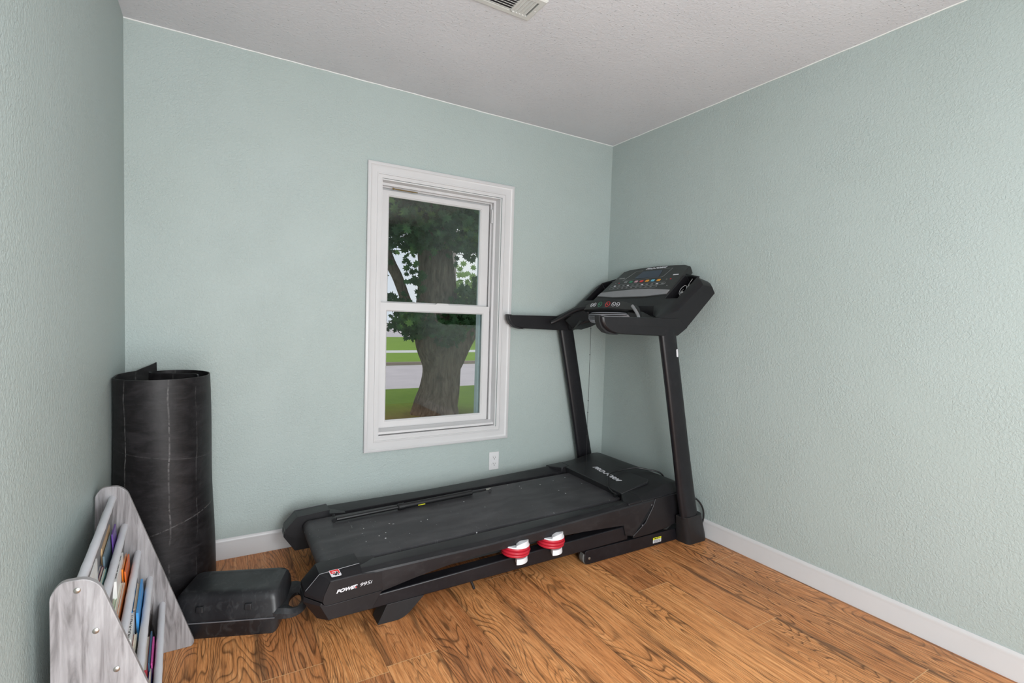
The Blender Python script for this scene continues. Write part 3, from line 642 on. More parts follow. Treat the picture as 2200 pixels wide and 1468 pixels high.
# ---- console: armrests, body with two side baskets, slanted display
def arm(bm):
    prof = [(-0.862, 1.228), (-0.858, 1.205), (-0.843, 1.180), (-0.815, 1.160), (-0.775, 1.149), (-0.72, 1.145), (-0.45, 1.138), (-0.355, 1.139), (-0.285, 1.185), (-0.36, 1.234), (-0.55, 1.231)]
    def ring(y, inset, dz=0.0, dx=0.0): 
        cx, cz = -0.58, 1.187
        return [(x + (inset if x < -0.5 else 0) + dx, y, cz + (z - cz) * (1 - inset * 12) + dz) for x, z in prof]
    loft(bm, [ring(-0.908, 0.006), ring(-0.913, 0.001), ring(-0.938, 0.0), ring(-0.950, 0.003, 0, 0.003), ring(-0.956, 0.007, 0, 0.008)])
arms = side('armrest', arm, M['plastic'], 0.0015)
side('armrest_seam', lambda bm: tube(bm, [(-0.835, -0.9545, 1.185), (-0.6, -0.9555, 1.186), (-0.32, -0.9545, 1.184)], 0.0014, 6), M['deep'], 0)
# upper trim scoop at the rear end of each armrest
sc_ = [(-0.868, 1.232), (-0.866, 1.205), (-0.852, 1.176), (-0.822, 1.153), (-0.778, 1.143), (-0.74, 1.142), (-0.79, 1.156), (-0.825, 1.186), (-0.838, 1.231)]
side('armrest_end', lambda bm: loft(bm, [[(x, -0.910, z) for x, z in sc_], [(x + 0.002, -0.940, z) for x, z in sc_]]), M['plastic_soft'], 0.001)
ST = [
 (0.00,  [(-0.300, 1.330), (-0.330, 1.300), (-0.330, 1.250), (-0.300, 1.215), (-0.235, 1.210), (-0.035, 1.405), (-0.030, 1.470), (-0.120, 1.485)]),
 (0.27,  [(-0.302, 1.330), (-0.335, 1.298), (-0.340, 1.245), (-0.315, 1.205), (-0.245, 1.200), (-0.035, 1.400), (-0.032, 1.465), (-0.125, 1.480)]),
 (0.33,  [(-0.305, 1.326), (-0.355, 1.288), (-0.385, 1.238), (-0.365, 1.180), (-0.285, 1.165), (-0.040, 1.392), (-0.040, 1.455), (-0.130, 1.474)]),
 (0.375, [(-0.310, 1.322), (-0.385, 1.278), (-0.430, 1.236), (-0.405, 1.152), (-0.320, 1.146), (-0.045, 1.386), (-0.055, 1.447), (-0.140, 1.466)]),
 (0.405, [(-0.318, 1.314), (-0.400, 1.270), (-0.455, 1.235), (-0.400, 1.140), (-0.320, 1.148), (-0.050, 1.384), (-0.068, 1.440), (-0.150, 1.457)]),
 (0.430, [(-0.330, 1.300), (-0.412, 1.262), (-0.470, 1.234), (-0.385, 1.137), (-0.305, 1.155), (-0.056, 1.383), (-0.080, 1.428), (-0.160, 1.440)]),
 (0.452, [(-0.350, 1.272), (-0.420, 1.250), (-0.478, 1.230), (-0.370, 1.137), (-0.285, 1.178), (-0.068, 1.375), (-0.092, 1.408), (-0.165, 1.415)]),
]
bm = bmesh.new(); rings = []
for w, p in reversed(ST): rings.append([(x, YC - w, z) for x, z in p])
for w, p in ST[1:]: rings.append([(x, YC + w, z) for x, z in p])
loft(bm, rings); body = obj('console_body', bm, M['plastic'], td, bevel=0.003, seg=2)
TP = lambda x: 1.355 + 0.865 * (x + 0.26)                                   # slanted top plane of the console
for s in (1, -1):
    cb = bmesh.new(); q = [(-0.283, 0.304), (-0.283, 0.388), (-0.140, 0.392), (-0.115, 0.296)]
    loft(cb, [[(x + 0.06, YC - s * w, TP(x) - 0.085) for x, w in q], [(x - 0.03, YC - s * w, TP(x) + 0.04) for x, w in q]]); cut(body, cb)
body.data.materials.clear(); body.data.materials.append(M['plastic'])
for p in body.data.polygons: p.use_smooth = True
if hasattr(body.data, 'set_sharp_from_angle'): body.data.set_sharp_from_angle(angle=R(38))
# rim lip around each basket
def rim(bm):
    pts = [(-0.288, 0.300), (-0.288, 0.392), (-0.137, 0.397), (-0.112, 0.292)]
    P = [Vector((x, YC - w, TP(x) + 0.001)) for x, w in pts]; tube(bm, spline(P[:3], 1) + [P[3]], 0.0045, 8)
side('basket_rim', rim, M['plastic_soft'], 0)
# display slab: outline in (w across, u up the slope)
O = Vector((-0.262, YC, 1.357)); E1 = Vector((0, -1, 0)); E2 = Vector((0.2155, 0, 0.183)).normalized(); E3 = E2.cross(E1) * -1
if E3.z < 0: E3 = -E3
def dp(w, u, h=0.0): return O + E1 * w + E2 * u + E3 * h                     # w>0 is the near side
def slab(name, pts, h0, h1, m, par, bevel=0.0, smooth=False, label=None):
    bm = bmesh.new(); loft(bm, [[dp(w, u, h0) for w, u in pts], [dp(w, u, h1) for w, u in pts]]); return obj(name, bm, m, par, bevel=bevel, smooth=smooth, label=label)
LN = 0.2828
top = [(0.272, LN - 0.012), (0.225, LN + 0.006), (0.11, LN + 0.016), (0.0, LN + 0.019), (-0.11, LN + 0.016), (-0.225, LN + 0.006), (-0.272, LN - 0.012)]
outl = [(-0.295, 0.0), (-0.13, -0.018), (0.13, -0.018), (0.295, 0.0)] + top
bm = bmesh.new(); loft(bm, [[dp(w * 0.985, u - 0.004, -0.040) for w, u in outl], [dp(w, u, -0.006) for w, u in outl], [dp(w, u, 0.004) for w, u in outl], [dp(w * 0.985, u - 0.003 if u > 0.1 else u + 0.003, 0.009) for w, u in outl]])
disp = obj('display_panel', bm, M['face'], td, bevel=0.002)
slab('book_ledge', [(-0.292, 0.004), (-0.13, -0.012), (0.13, -0.012), (0.290, 0.006), (0.288, 0.040), (0.12, 0.058), (-0.02, 0.060), (-0.286, 0.040)], 0.009, 0.0115, M['ledge'], disp, label='gray ledge')
slab('screen', [(-0.098, 0.178), (0.102, 0.178), (0.082, 0.252), (-0.080, 0.252)], 0.009, 0.0102, M['lcd'], disp, label='dark bluish screen')
def line3(pts, r, name, m, par):
    bm = bmesh.new(); tube(bm, [dp(w, u, 0.0100) for w, u in pts], r, 5); return obj(name, bm, m, par, smooth=False)
line3([(-0.19, 0.160), (-0.145, 0.258), (-0.09, 0.262)], 0.0009, 'outline', M['decal_dim'], disp)
line3([(0.09, 0.262), (0.152, 0.262), (0.135, 0.176), (-0.19, 0.160)], 0.0009, 'outline', M['decal_dim'], disp)
def pill(w0, w1, u, hh):
    pts = [(w0 + hh, u + hh), (w1 - hh, u + hh)] + [(w1 - hh + hh * math.sin(a), u + hh * math.cos(a)) for a in (0.8, 1.57, 2.3)] + [(w1 - hh, u - hh), (w0 + hh, u - hh)] + [(w0 + hh - hh * math.sin(a), u - hh * math.cos(a)) for a in (0.8, 1.57, 2.3)] + [(w0 + hh, u + hh)]
    return pts
line3(pill(-0.255, 0.205, 0.108, 0.012), 0.0010, 'outline', M['decal_dim'], disp); line3(pill(-0.245, 0.160, 0.082, 0.010), 0.0010, 'outline', M['decal_dim'], disp)
for k in range(11):
    w = -0.225 + k * 0.040; slab('preset_button', [(w, 0.104), (w + 0.016, 0.104), (w + 0.016, 0.112), (w, 0.112)], 0.009, 0.0105, M['decal_dim'] if k % 3 else M['decal'], disp)
for k in range(9):
    w = -0.215 + k * 0.040; slab('preset_button', [(w, 0.079), (w + 0.014, 0.079), (w + 0.014, 0.086), (w, 0.086)], 0.009, 0.0105, M['decal_dim'], disp)
for k, mn in enumerate(('decal_dim', 'decal_green', 'decal_pink', 'decal_red', 'decal_orange', 'decal_cyan', 'decal_orange')):
    w = -0.160 + k * 0.046; slab('program_button', rounded([(w, 0.136), (w + 0.024, 0.136), (w + 0.024, 0.154), (w, 0.154)], 0.004), 0.009, 0.011, M[mn], disp)
for w, u, mn in ((-0.235, 0.140, 'decal_dim'), (-0.205, 0.140, 'decal_red'), (0.185, 0.150, 'decal_dim'), (0.215, 0.150, 'decal_red'), (0.19, 0.105, 'decal_dim'), (0.235, 0.085, 'decal_dim')):
    slab('indicator', rounded([(w - 0.004, u - 0.003), (w + 0.004, u - 0.003), (w + 0.004, u + 0.003), (w - 0.004, u + 0.003)], 0.001), 0.009, 0.0102, M[mn], disp)
slab('badge', rounded([(0.205, 0.186), (0.245, 0.186), (0.245, 0.194), (0.205, 0.194)], 0.003), 0.009, 0.0105, M['decal'], disp)
slab('badge', rounded([(-0.245, 0.186), (-0.195, 0.186), (-0.195, 0.196), (-0.245, 0.196)], 0.003), 0.009, 0.0102, M['decal_dim'], disp)
text_mesh('lettering', 'PRO-FORM', 0.021, dp(-0.075, 0.272, 0.0095), E1, E2, M['decal'], disp, 0.4, 1.0, 0.0010, 0.17)
# handlebar, keypad and fan grille
hb = [(-0.560, YC - 0.385, 1.186), (-0.540, YC - 0.370, 1.197), (-0.505, YC - 0.335, 1.225), (-0.466, YC - 0.285, 1.262), (-0.428, YC - 0.225, 1.283), (-0.405, YC - 0.12, 1.285), (-0.400, YC, 1.285)]
hb = hb + [(x, 2 * YC - y, z) for x, y, z in hb[-2::-1]]
bm = bmesh.new(); tube(bm, spline(hb, 5), 0.0135, 14); obj('handlebar', bm, M['plastic'], td)
side('hand_sensor', lambda bm: tube(bm, spline([(x - 0.006, y, z + 0.0075) for x, y, z in [(-0.535, YC - 0.362, 1.203), (-0.505, YC - 0.335, 1.227), (-0.478, YC - 0.285, 1.258), (-0.455, YC - 0.235, 1.285)]], 5), 0.0085, 10), M['ledge'], 0, both=False, label='gray pulse grip')
side('handlebar_bracket', lambda bm: loft(bm, [[(-0.470, YC - 0.36, 1.205), (-0.38, YC - 0.36, 1.215), (-0.34, YC - 0.36, 1.180), (-0.40, YC - 0.36, 1.150)], [(-0.47, YC - 0.27, 1.25), (-0.40, YC - 0.26, 1.262), (-0.36, YC - 0.26, 1.22), (-0.43, YC - 0.26, 1.205)], [(-0.44, YC - 0.17, 1.262), (-0.38, YC - 0.17, 1.275), (-0.33, YC - 0.17, 1.23), (-0.40, YC - 0.17, 1.205)]]), M['plastic'], 0.004)
KO = Vector((-0.450, YC, 1.272)); K2 = Vector((0.030, 0, 0.056)).normalized(); K3 = E1.cross(K2); K3 = K3 if K3.x < 0 else -K3
def kp(w, u, h=0.0): return KO + E1 * w + K2 * u + K3 * h + Vector((0.10 * (w / 0.22) ** 2 * 0.25, 0, -0.012 * (w / 0.22) ** 2))
ko = []
for k in range(15): w = -0.215 + 0.43 * k / 14; ko.append((w, 0.058 - 0.022 * (abs(w) / 0.215) ** 2.2))
kb = [(w, 0.002 + 0.002 * (abs(w) / 0.2)) for w in [0.215 - 0.43 * k / 14 for k in range(15)]]
bm = bmesh.new(); loft(bm, [[kp(w, u, -0.030) for w, u in ko + kb], [kp(w, u, 0.012) for w, u in ko + kb], [kp(w * 0.97, u * 0.94 + 0.0015, 0.0155) for w, u in ko + kb]]); key = obj('keypad', bm, M['face'], td)
for w, r_, mn in ((-0.130, 0.012, 'decal'), (-0.098, 0.012, 'decal'), (-0.048, 0.0155, 'decal_green'), (0.022, 0.0165, 'decal_red'), (0.070, 0.013, 'decal'), (0.102, 0.012, 'decal')):
    pts = [kp(w + r_ * math.cos(2 * math.pi * k / 20), 0.030 + r_ * math.sin(2 * math.pi * k / 20), 0.016) for k in range(21)]
    bm = bmesh.new(); tube(bm, pts, 0.0013, 6); b = obj('key_ring', bm, M[mn], key, smooth=False)
    bm = bmesh.new(); prism(bm, [(0, 0)] * 0 or [(-0.0035, -0.0035), (0.0035, -0.0035), (0.0, 0.004)], 'xy', 0, 0.001)
    for v in bm.verts: v.co = kp(w + v.co.x * r_ / 0.012, 0.030 + v.co.y * r_ / 0.012, 0.0162 + v.co.z)
    obj('key_symbol', bm, M[mn], b, smooth=False)
fan_o = []
def fx(w, base=-0.470): return base + 0.055 * (w / 0.2) ** 2
bm = bmesh.new(); secs = []
for k in range(17):
    w = -0.198 + 0.396 * k / 16; e = 1 - (abs(w) / 0.2) ** 6 * 0.5; zc2, hh2 = 1.228 - 0.002, 0.033 * e
    secs.append([(fx(w) + 0.085, YC - w, zc2 + hh2), (fx(w) + 0.01, YC - w, zc2 + hh2), (fx(w), YC - w, zc2 + hh2 - 0.008), (fx(w) + 0.004, YC - w, zc2 - hh2 + 0.014), (fx(w) + 0.016, YC - w, zc2 - hh2), (fx(w) + 0.085, YC - w, zc2 - hh2)])
loft(bm, secs); fan = obj('fan_housing', bm, M['silver'], td, bevel=0.001, label='silver fan vent')
for k, (zz, wm) in enumerate(((1.250, 0.165), (1.240, 0.165), (1.229, 0.16), (1.218, 0.155))):
    for s in ((1, -1) if k else (0,)):
        bm = bmesh.new(); ss = []; a0, a1 = (-wm, wm) if s == 0 else ((0.012, wm) if s > 0 else (-wm, -0.012))
        for j in range(13):
            w = a0 + (a1 - a0) * j / 12; h_ = 0.0033 * max(0.15, math.sin(math.pi * (0.06 + 0.88 * j / 12)) ** 0.5)
            xo = fx(w) - 0.0008 + (1.253 - zz) * 0.085
            ss.append([(xo, YC - w, zz + h_), (xo, YC - w, zz - h_), (xo + 0.01, YC - w, zz - h_), (xo + 0.01, YC - w, zz + h_)])
        loft(bm, ss); obj('vent_slot', bm, M['deep'], fan, smooth=False)
# hanging safety string with knots
bm = bmesh.new(); px_, py_ = -0.492, -0.43; tube(bm, [(px_, py_, 1.20), (px_ + 0.001, py_, 0.9), (px_, py_, 0.6), (px_, py_ - 0.002, 0.285)], 0.0013, 6)
for z in (1.16, 1.005, 0.73, 0.66, 0.52): 
    bmesh.ops.create_icosphere(bm, subdivisions=1, radius=0.0036, matrix=Matrix.Translation((px_, py_, z)))
obj('safety_cord', bm, M['cord'], td, smooth=False)

# ------------------------------------------------------------------ things lying on the treadmill
gs = thing('gas_strut', 'black gas lift strut lying loose along the treadmill belt', 'strut', (-1.5, -0.35, belt_z(-1.5)))
A, B = Vector((-1.915, -0.345, belt_z(-1.915) + 0.014)), Vector((-1.082, -0.325, belt_z(-1.08) + 0.016))
L_ = lambda t: A.lerp(B, t)
bm = bmesh.new(); tube(bm, [L_(0.004), L_(0.36)], 0.0095, 14); obj('tube', bm, M['cord'], gs)
bm = bmesh.new(); tube(bm, [L_(0.36), L_(0.365), L_(0.40), L_(0.40), L_(0.80), L_(0.86), L_(0.865)], [0.013, 0.0165, 0.0165, 0.0135, 0.0135, 0.0135, 0.009], 16); cyb = obj('cylinder', bm, M['cord'], gs)
bm = bmesh.new(); tube(bm, [L_(0.865), L_(0.98)], 0.005, 10); obj('piston_rod', bm, M['cord'], gs)
bm = bmesh.new(); tube(bm, [L_(0.965), L_(1.0)], 0.0065, 10); obj('end_fitting', bm, M['steel'], gs, label='bare metal end fitting')
bm = bmesh.new(); cyl(bm, L_(0.0) + Vector((-0.008, -0.004, 0.002)), (0.2, 1, 0.1), 0.0115, 0.016, 16); cyl(bm, L_(0.0) + Vector((-0.006, 0.015, 0.006)), (0.1, 1, 0.6), 0.006, 0.032, 10); obj('end_eye', bm, M['cord'], gs)
bm = bmesh.new(); cyl(bm, L_(1.0) + Vector((-0.004, -0.004, -0.006)), (0.3, 1, 0), 0.009, 0.012, 14); obj('end_eye', bm, M['cord'], gs)
bm = bmesh.new(); d_ = (B - A).normalized(); p0, p1 = L_(0.485) + Vector((0, -0.0125, -0.0055)), L_(0.53) + Vector((0, -0.0125, -0.0055)); tube(bm, [p0, p1], 0.0022, 6); obj('label', bm, M['yellow'], cyb, smooth=False, label='yellow label')

# earphones in the near console basket
bm = bmesh.new()
def bk(w, u, h): return dp(w, u, h)
tube(bm, spline([bk(0.348, 0.165, -0.012), bk(0.345, 0.13, -0.02), bk(0.352, 0.10, -0.02), bk(0.345, 0.07, -0.03), bk(0.322, 0.055, -0.032), bk(0.318, 0.085, -0.02), bk(0.338, 0.105, -0.012), bk(0.358, 0.09, -0.015), bk(0.352, 0.06, -0.028), bk(0.332, 0.045, -0.033), bk(0.326, 0.07, -0.028), bk(0.34, 0.08, -0.02)], 8), 0.0011, 6)
tube(bm, spline([bk(0.372, 0.075, -0.02), bk(0.366, 0.095, -0.014), bk(0.360, 0.115, -0.014), bk(0.364, 0.09, -0.02), bk(0.376, 0.07, -0.028)], 8), 0.0011, 6)
for w, u in ((0.343, 0.052), (0.350, 0.056)): bmesh.ops.create_icosphere(bm, subdivisions=2, radius=0.005, matrix=Matrix.Translation(bk(w, u, -0.022)))
tag(obj('earphones', bm, M['earwire']), 'white tangled earphone wire in the treadmill console side tray', 'earphones')

# ------------------------------------------------------------------ rolled rubber mat
MC = Vector((-2.585, -0.300, 0))
path = spline([(-0.048, 0.270, 0), (-0.10, 0.195, 0), (-0.150, 0.085, 0), (-0.158, 0.00, 0), (-0.145, -0.085, 0), (-0.09, -0.155, 0), (-0.005, -0.178, 0), (0.085, -0.150, 0), (0.142, -0.070, 0), (0.157, 0.035, 0), (0.135, 0.125, 0), (0.07, 0.178, 0), (-0.01, 0.180, 0), (-0.058, 0.135, 0), (-0.048, 0.09, 0), (0.0, 0.068, 0), (0.06, 0.045, 0), (0.105, 0.01, 0), (0.118, -0.035, 0)], 7)
bm = bmesh.new(); th = 0.0045; NZ = 14; cols = []
for i, p in enumerate(path):
    d = (path[min(i + 1, len(path) - 1)] - path[max(i - 1, 0)]).normalized(); n_ = Vector((-d.y, d.x, 0))
    colv = []
    for sgn in (1, -1):
        col = []
        for k in range(NZ + 1):
            z = k / NZ; sc = 1.0 + 0.09 * (1 - z); hz = 0.936 + (0.028 if i < 8 else 0) * max(0, 1 - i / 8)
            q = p * 1.0; xx = q.x * sc + (0.012 * (1 - z)); yy = q.y * (1 + 0.05 * (1 - z))
            wob = 0.0025 * math.sin(9 * z + i * 0.25)
            col.append(bm.verts.new(MC + Vector((xx, yy, 0)) + n_ * (sgn * th / 2 + wob) + Vector((0, 0, z * hz))))
        colv.append(col)
    cols.append(colv)
for i in range(len(cols) - 1):
    for s in (0, 1):
        for k in range(NZ): face(bm, (cols[i][s][k], cols[i + 1][s][k], cols[i + 1][s][k + 1], cols[i][s][k + 1]))
    face(bm, (cols[i][0][NZ], cols[i + 1][0][NZ], cols[i + 1][1][NZ], cols[i][1][NZ])); face(bm, (cols[i][0][0], cols[i + 1][0][0], cols[i + 1][1][0], cols[i][1][0]))
for e in (0, -1):
    for k in range(NZ): face(bm, (cols[e][0][k], cols[e][1][k], cols[e][1][k + 1], cols[e][0][k + 1]))
for v in bm.verts: v.co.x = max(v.co.x, WX + 0.004)
bm.transform(Matrix.Translation(-MC)); mt = obj('rolled_mat', bm, M['rubber']); mt.location = MC
tag(mt, 'tall rolled black rubber mat with chalky scuffs standing in the left corner', 'mat')

# ------------------------------------------------------------------ moulded tool case
CP = Vector((-2.469, -0.656, 0)); ang = math.atan2(-0.347, 0.938)
cs = thing('tool_case', 'scuffed black blow-moulded plastic case with a side handle on the floor', 'case', CP, rz=ang)
bpy.context.view_layer.update()
CM = Matrix.Translation(CP) @ Matrix.Rotation(ang, 4, 'Z')
def cobj(name, bm, m, par, **kw): bm.transform(CM); return obj(name, bm, m, par, **kw)
def rrect(u0, u1, v0, v1, r, z, n=5): return [(x, y, z) for x, y in rounded([(u0, v0), (u1, v0), (u1, v1), (u0, v1)], r, n)]
bm = bmesh.new(); loft(bm, [rrect(-0.072, 0.272, 0.012, 0.204, 0.02, 0.0), rrect(-0.076, 0.280, 0.006, 0.209, 0.025, 0.012), rrect(-0.078, 0.285, 0.002, 0.213, 0.025, 0.05), rrect(-0.082, 0.290, -0.002, 0.217, 0.025, 0.062), rrect(-0.082, 0.290, -0.002, 0.217, 0.025, 0.0665)])
cobj('lower_shell', bm, M['case'], cs)
bm = bmesh.new(); loft(bm, [rrect(-0.082, 0.290, -0.002, 0.217, 0.025, 0.0685), rrect(-0.082, 0.290, -0.002, 0.217, 0.025, 0.078), rrect(-0.079, 0.287, 0.003, 0.215, 0.025, 0.090), rrect(-0.075, 0.284, 0.008, 0.211, 0.028, 0.128), rrect(-0.070, 0.279, 0.014, 0.207, 0.030, 0.147), rrect(-0.062, 0.270, 0.024, 0.202, 0.030, 0.157), rrect(-0.045, 0.250, 0.045, 0.188, 0.025, 0.160), rrect(-0.030, 0.23, 0.06, 0.18, 0.02, 0.1585)])
lid = cobj('lid', bm, M['case'], cs)
bm = bmesh.new(); tube(bm, [(-0.075, -0.004, 0.0675), (0.1, -0.005, 0.0675), (0.275, -0.004, 0.0675)], 0.0022, 6); cobj('seam', bm, M['seam'], cs)
for u in (0.018, 0.182):
    bm = bmesh.new(); loft(bm, [rrect(u - 0.012, u + 0.013, -0.006, 0.02, 0.004, 0.106), rrect(u - 0.011, u + 0.012, -0.004, 0.02, 0.004, 0.126)]); cobj('latch_lug', bm, M['case'], lid, bevel=0.001)
# handle: broad moulded plate with an oval grip hole on the right end
bm = bmesh.new(); NH = 40; rings = []
for k in range(NH + 1):
    a = 2 * math.pi * k / NH; ca, sa = math.cos(a), math.sin(a); pw = lambda c, e: math.copysign(abs(c) ** e, c)
    ox, oy = 0.300 + 0.074 * pw(ca, 0.75), 0.106 + 0.112 * pw(sa, 0.75); ix, iy = 0.320 + 0.021 * ca, 0.106 + 0.050 * sa
    f_ = (ox - 0.30) / 0.074; zt_ = 0.096 - 0.014 * max(0, f_); mx_, my_ = (ox + ix) / 2, (oy + iy) / 2; q1 = (ox + (mx_ - ox) * 0.45, oy + (my_ - oy) * 0.45); q2 = (ix + (mx_ - ix) * 0.5, iy + (my_ - iy) * 0.5)
    rings.append([(ox, oy, 0.062), (ox, oy, zt_ - 0.014), (q1[0], q1[1], zt_), (mx_, my_, zt_ - 0.004), (q2[0], q2[1], zt_ - 0.012), (ix, iy, zt_ - 0.022), (ix, iy, 0.062)])
loft(bm, rings, caps=False); bmesh.ops.remove_doubles(bm, verts=bm.verts, dist=0.0002); cobj('handle', bm, M['case'], cs)

# ------------------------------------------------------------------ book rack: two gray end panels, five white sleeves, fabric pockets
RO = Vector((-2.742, -0.684, 0)); RANG = math.atan2(-0.68, 0.036) + math.pi / 2     # local +y runs toward the camera (negative world y)
rk = thing('book_rack', 'gray woodgrain tiered book rack with white rods against the left wall', 'rack', RO)
def rp(a, b, z): # a: away from wall, b: along rack from far panel to near panel
    dx = 0.036 * b / 0.68; return Vector((RO.x + a + dx, RO.y - b, z))
rprof = rounded([(0.004, 0.0), (0.268, 0.0), (0.276, 0.014), (0.086, 0.590), (0.062, 0.611), (0.018, 0.611), (0.0, 0.585), (0.0, 0.0)], [0.0, 0.012, 0.016, 0.014, 0.018, 0.012, 0.012, 0.0], 4)
for b0, b1 in ((-0.016, 0.0), (0.668, 0.684)):
    bm = bmesh.new(); vr = loft(bm, [[rp(a, b0, z) for a, z in rprof], [rp(a, b1, z) for a, z in rprof]])
    pn = obj('side_panel', bm, [M['wood'], M['wood_edge']], rk, bevel=0.0015, smooth=False)
    for p in pn.data.polygons:
        if abs(p.normal.y) < 0.6: p.material_index = 1
RODS = [(0.046, 0.571), (0.077, 0.472), (0.113, 0.373), (0.146, 0.275), (0.181, 0.175)]
for i, (a, z) in enumerate(RODS):
    bm = bmesh.new(); n = 24; tube(bm, [rp(a, 0.668 * k / n, z + 0.017 * k / n - 0.0015 * math.sin(math.pi * k / n)) for k in range(n + 1)], [0.0100 + (0.0007 if (k * 7 + i * 3) % 5 == 0 else 0) for k in range(n + 1)], 16)
    obj('rod', bm, M['rod'], rk)
for i in range(4):
    (a0, z0), (a1, z1) = RODS[i], RODS[i + 1]
    bm = bmesh.new(); prof = [(a0 + 0.004, z0), (a0 - 0.02 + 0.018, z0 - 0.10), (a0 + 0.012, z0 - 0.19), (a1 - 0.012, z1 - 0.13), (a1 - 0.008, z1 - 0.05), (a1, z1)]
    P = [Vector((a, z, 0)) for a, z in prof]; P = spline(P, 5); rings = []
    for b in (0.004, 0.664): rings.append([rp(p.x, b, p.y) for p in P] + [rp(p.x + 0.0012, b, p.y + 0.0012) for p in reversed(P)])
    loft(bm, rings); obj('pocket', bm, M['sling'], rk, smooth=False)
for a, z in RODS:
    bm = bmesh.new(); tube(bm, [rp(a, 0.684, z + 0.017), rp(a, 0.6855, z + 0.017), rp(a, 0.687, z + 0.017)], [0.0062, 0.0062, 0.004], 16); obj('bolt', bm, M['steel'], rk, label='recessed steel bolt')

# books and booklets in the pockets: (pocket, b start, width along rack, depth offset, thickness, top z above the lower rod, lean, cover colour, label, kind)
CC = {}
def cover(rgb):
    if rgb not in CC: CC[rgb] = plain('cover_%d_%d_%d' % rgb, srgb(*rgb), 0.35, var=0.1, vs=25)
    return CC[rgb]
def book(k, b, wdt, off, th_, hz, lean, rgb, label, pages=True, text=None, hgt=0.13, grp=None):
    (a0, z0), (a1, z1) = RODS[k], RODS[k + 1]
    zt_ = z1 + hz; zb_ = zt_ - hgt; ac = a1 - 0.0155 - off
    t = thing('book' if pages else 'booklet', label, 'book', rp(ac, b + wdt / 2, zb_), grp)
    def q(a, bb, z): return rp(ac + a + (zt_ - z) * lean, b + bb, z)
    def bx(a0_, a1_, b0_, b1_, z0_, z1_):
        m_ = bmesh.new(); vs = []
        loft(m_, [[q(a0_, b0_, z0_), q(a1_, b0_, z0_), q(a1_, b0_, z1_), q(a0_, b0_, z1_)], [q(a0_, b1_, z0_), q(a1_, b1_, z0_), q(a1_, b1_, z1_), q(a0_, b1_, z1_)]]); return m_
    c = 0.0012 if th_ > 0.006 else 0.0006
    if text:
        m_ = bx(-th_, 0, 0, wdt, zb_, zt_); obj('cover', m_, cover(rgb), t, smooth=False)
    elif pages:
        m_ = bx(-th_, -th_ + c, 0, wdt, zb_, zt_); obj('cover', m_, cover(rgb), t, smooth=False)
        m_ = bx(-c, 0, 0, wdt, zb_, zt_); obj('cover', m_, cover(rgb), t, smooth=False)
        m_ = bx(-th_ + c, -c, 0.002, wdt - 0.003, zb_ + 0.003, zt_ - 0.003); obj('pages', m_, M['paper'], t, smooth=False)
        m_ = bx(-th_, 0, wdt - 0.0022, wdt - 0.0008, zb_, zt_); obj('spine', m_, cover(rgb) if rgb != (225, 222, 214) else M['paper'], t, smooth=False)
    else:
        m_ = bx(-th_, 0, 0, wdt, zb_, zt_); obj('cover', m_, cover(rgb), t, smooth=False)
    if text:                                                        # title printed on the upturned spine
        text_mesh('lettering', text, th_ * 0.72, q(-th_ * 0.22, wdt * 0.92, zt_ + 0.0004), rp(0, 0, 0) - rp(0, 1, 0), (-1, 0, 0), M['slot'], t, 0, 1.0, 0, wdt * 0.8)
    return t
# pocket 0 (topmost)
W_ = (232, 232, 230)
book(0, 0.09, 0.32, 0.026, 0.0055, 0.088, 0.02, (222, 224, 224), 'thin white hardcover right behind the topmost rod', hgt=0.15)
book(0, 0.10, 0.30, 0.0185, 0.0055, 0.082, 0.03, (226, 226, 216), 'cream paperback in the top tier just in front of the thin white hardcover', hgt=0.15)
book(0, 0.43, 0.21, 0.009, 0.014, 0.078, 0.02, W_, 'white spine with black capital letters in the top tier nearest the camera', text='UZZER', hgt=0.14)
book(0, 0.11, 0.19, 0.0125, 0.004, 0.052, 0.05, (188, 158, 120), 'tan booklet leaning in the top tier beside the cream paperback', pages=False)
book(0, 0.45, 0.13, 0.006, 0.007, 0.028, 0.03, (40, 110, 58), 'small green book in the top tier near the front panel')
book(0, 0.12, 0.20, 0.0055, 0.004, 0.036, 0.05, (104, 124, 136), 'slate blue booklet behind the far half of the second rod', pages=False)
book(0, 0.09, 0.09, -0.001, 0.004, 0.044, 0.04, (92, 62, 138), 'purple booklet peeking up behind the far end of the second rod', pages=False)
book(0, 0.34, 0.20, -0.001, 0.005, 0.012, 0.04, (150, 196, 190), 'pale teal paperback against the middle of the second rod')
book(0, 0.33, 0.22, 0.005, 0.005, 0.014, 0.04, (128, 60, 84), 'dark red paperback behind the middle of the second rod')
book(0, 0.32, 0.22, 0.011, 0.005, 0.014, 0.04, (96, 112, 140), 'dusty blue paperback behind the dark red one at the second rod')
# pocket 1
book(1, 0.15, 0.20, 0.0125, 0.012, 0.070, 0.02, W_, 'white spine with small black lettering standing above the second tier', text='Little School Friends')
book(1, 0.10, 0.12, 0.0075, 0.004, 0.046, 0.04, (222, 128, 40), 'thin orange book at the far end of the second tier')
book(1, 0.10, 0.13, 0.0005, 0.004, 0.042, 0.04, (206, 98, 36), 'dark orange booklet against the third rod', pages=False)
for j in range(6):
    book(1, 0.245 + 0.003 * j, 0.25 - 0.006 * j, -0.0005 + 0.0062 * j, 0.0058, 0.020 + 0.0015 * j, 0.03, [(196, 112, 56), (236, 232, 226), (150, 196, 150), (210, 200, 190), (220, 150, 150), (228, 224, 220)][j],
         ['orange-edged paperback pressed against the third rod', 'white-edged paperback second from the third rod', 'green-edged paperback third from the third rod', 'beige-edged paperback fourth from the third rod', 'pink-edged paperback fifth from the third rod', 'pale paperback rearmost of the second-tier stack'][j], grp='paperbacks in the second tier')
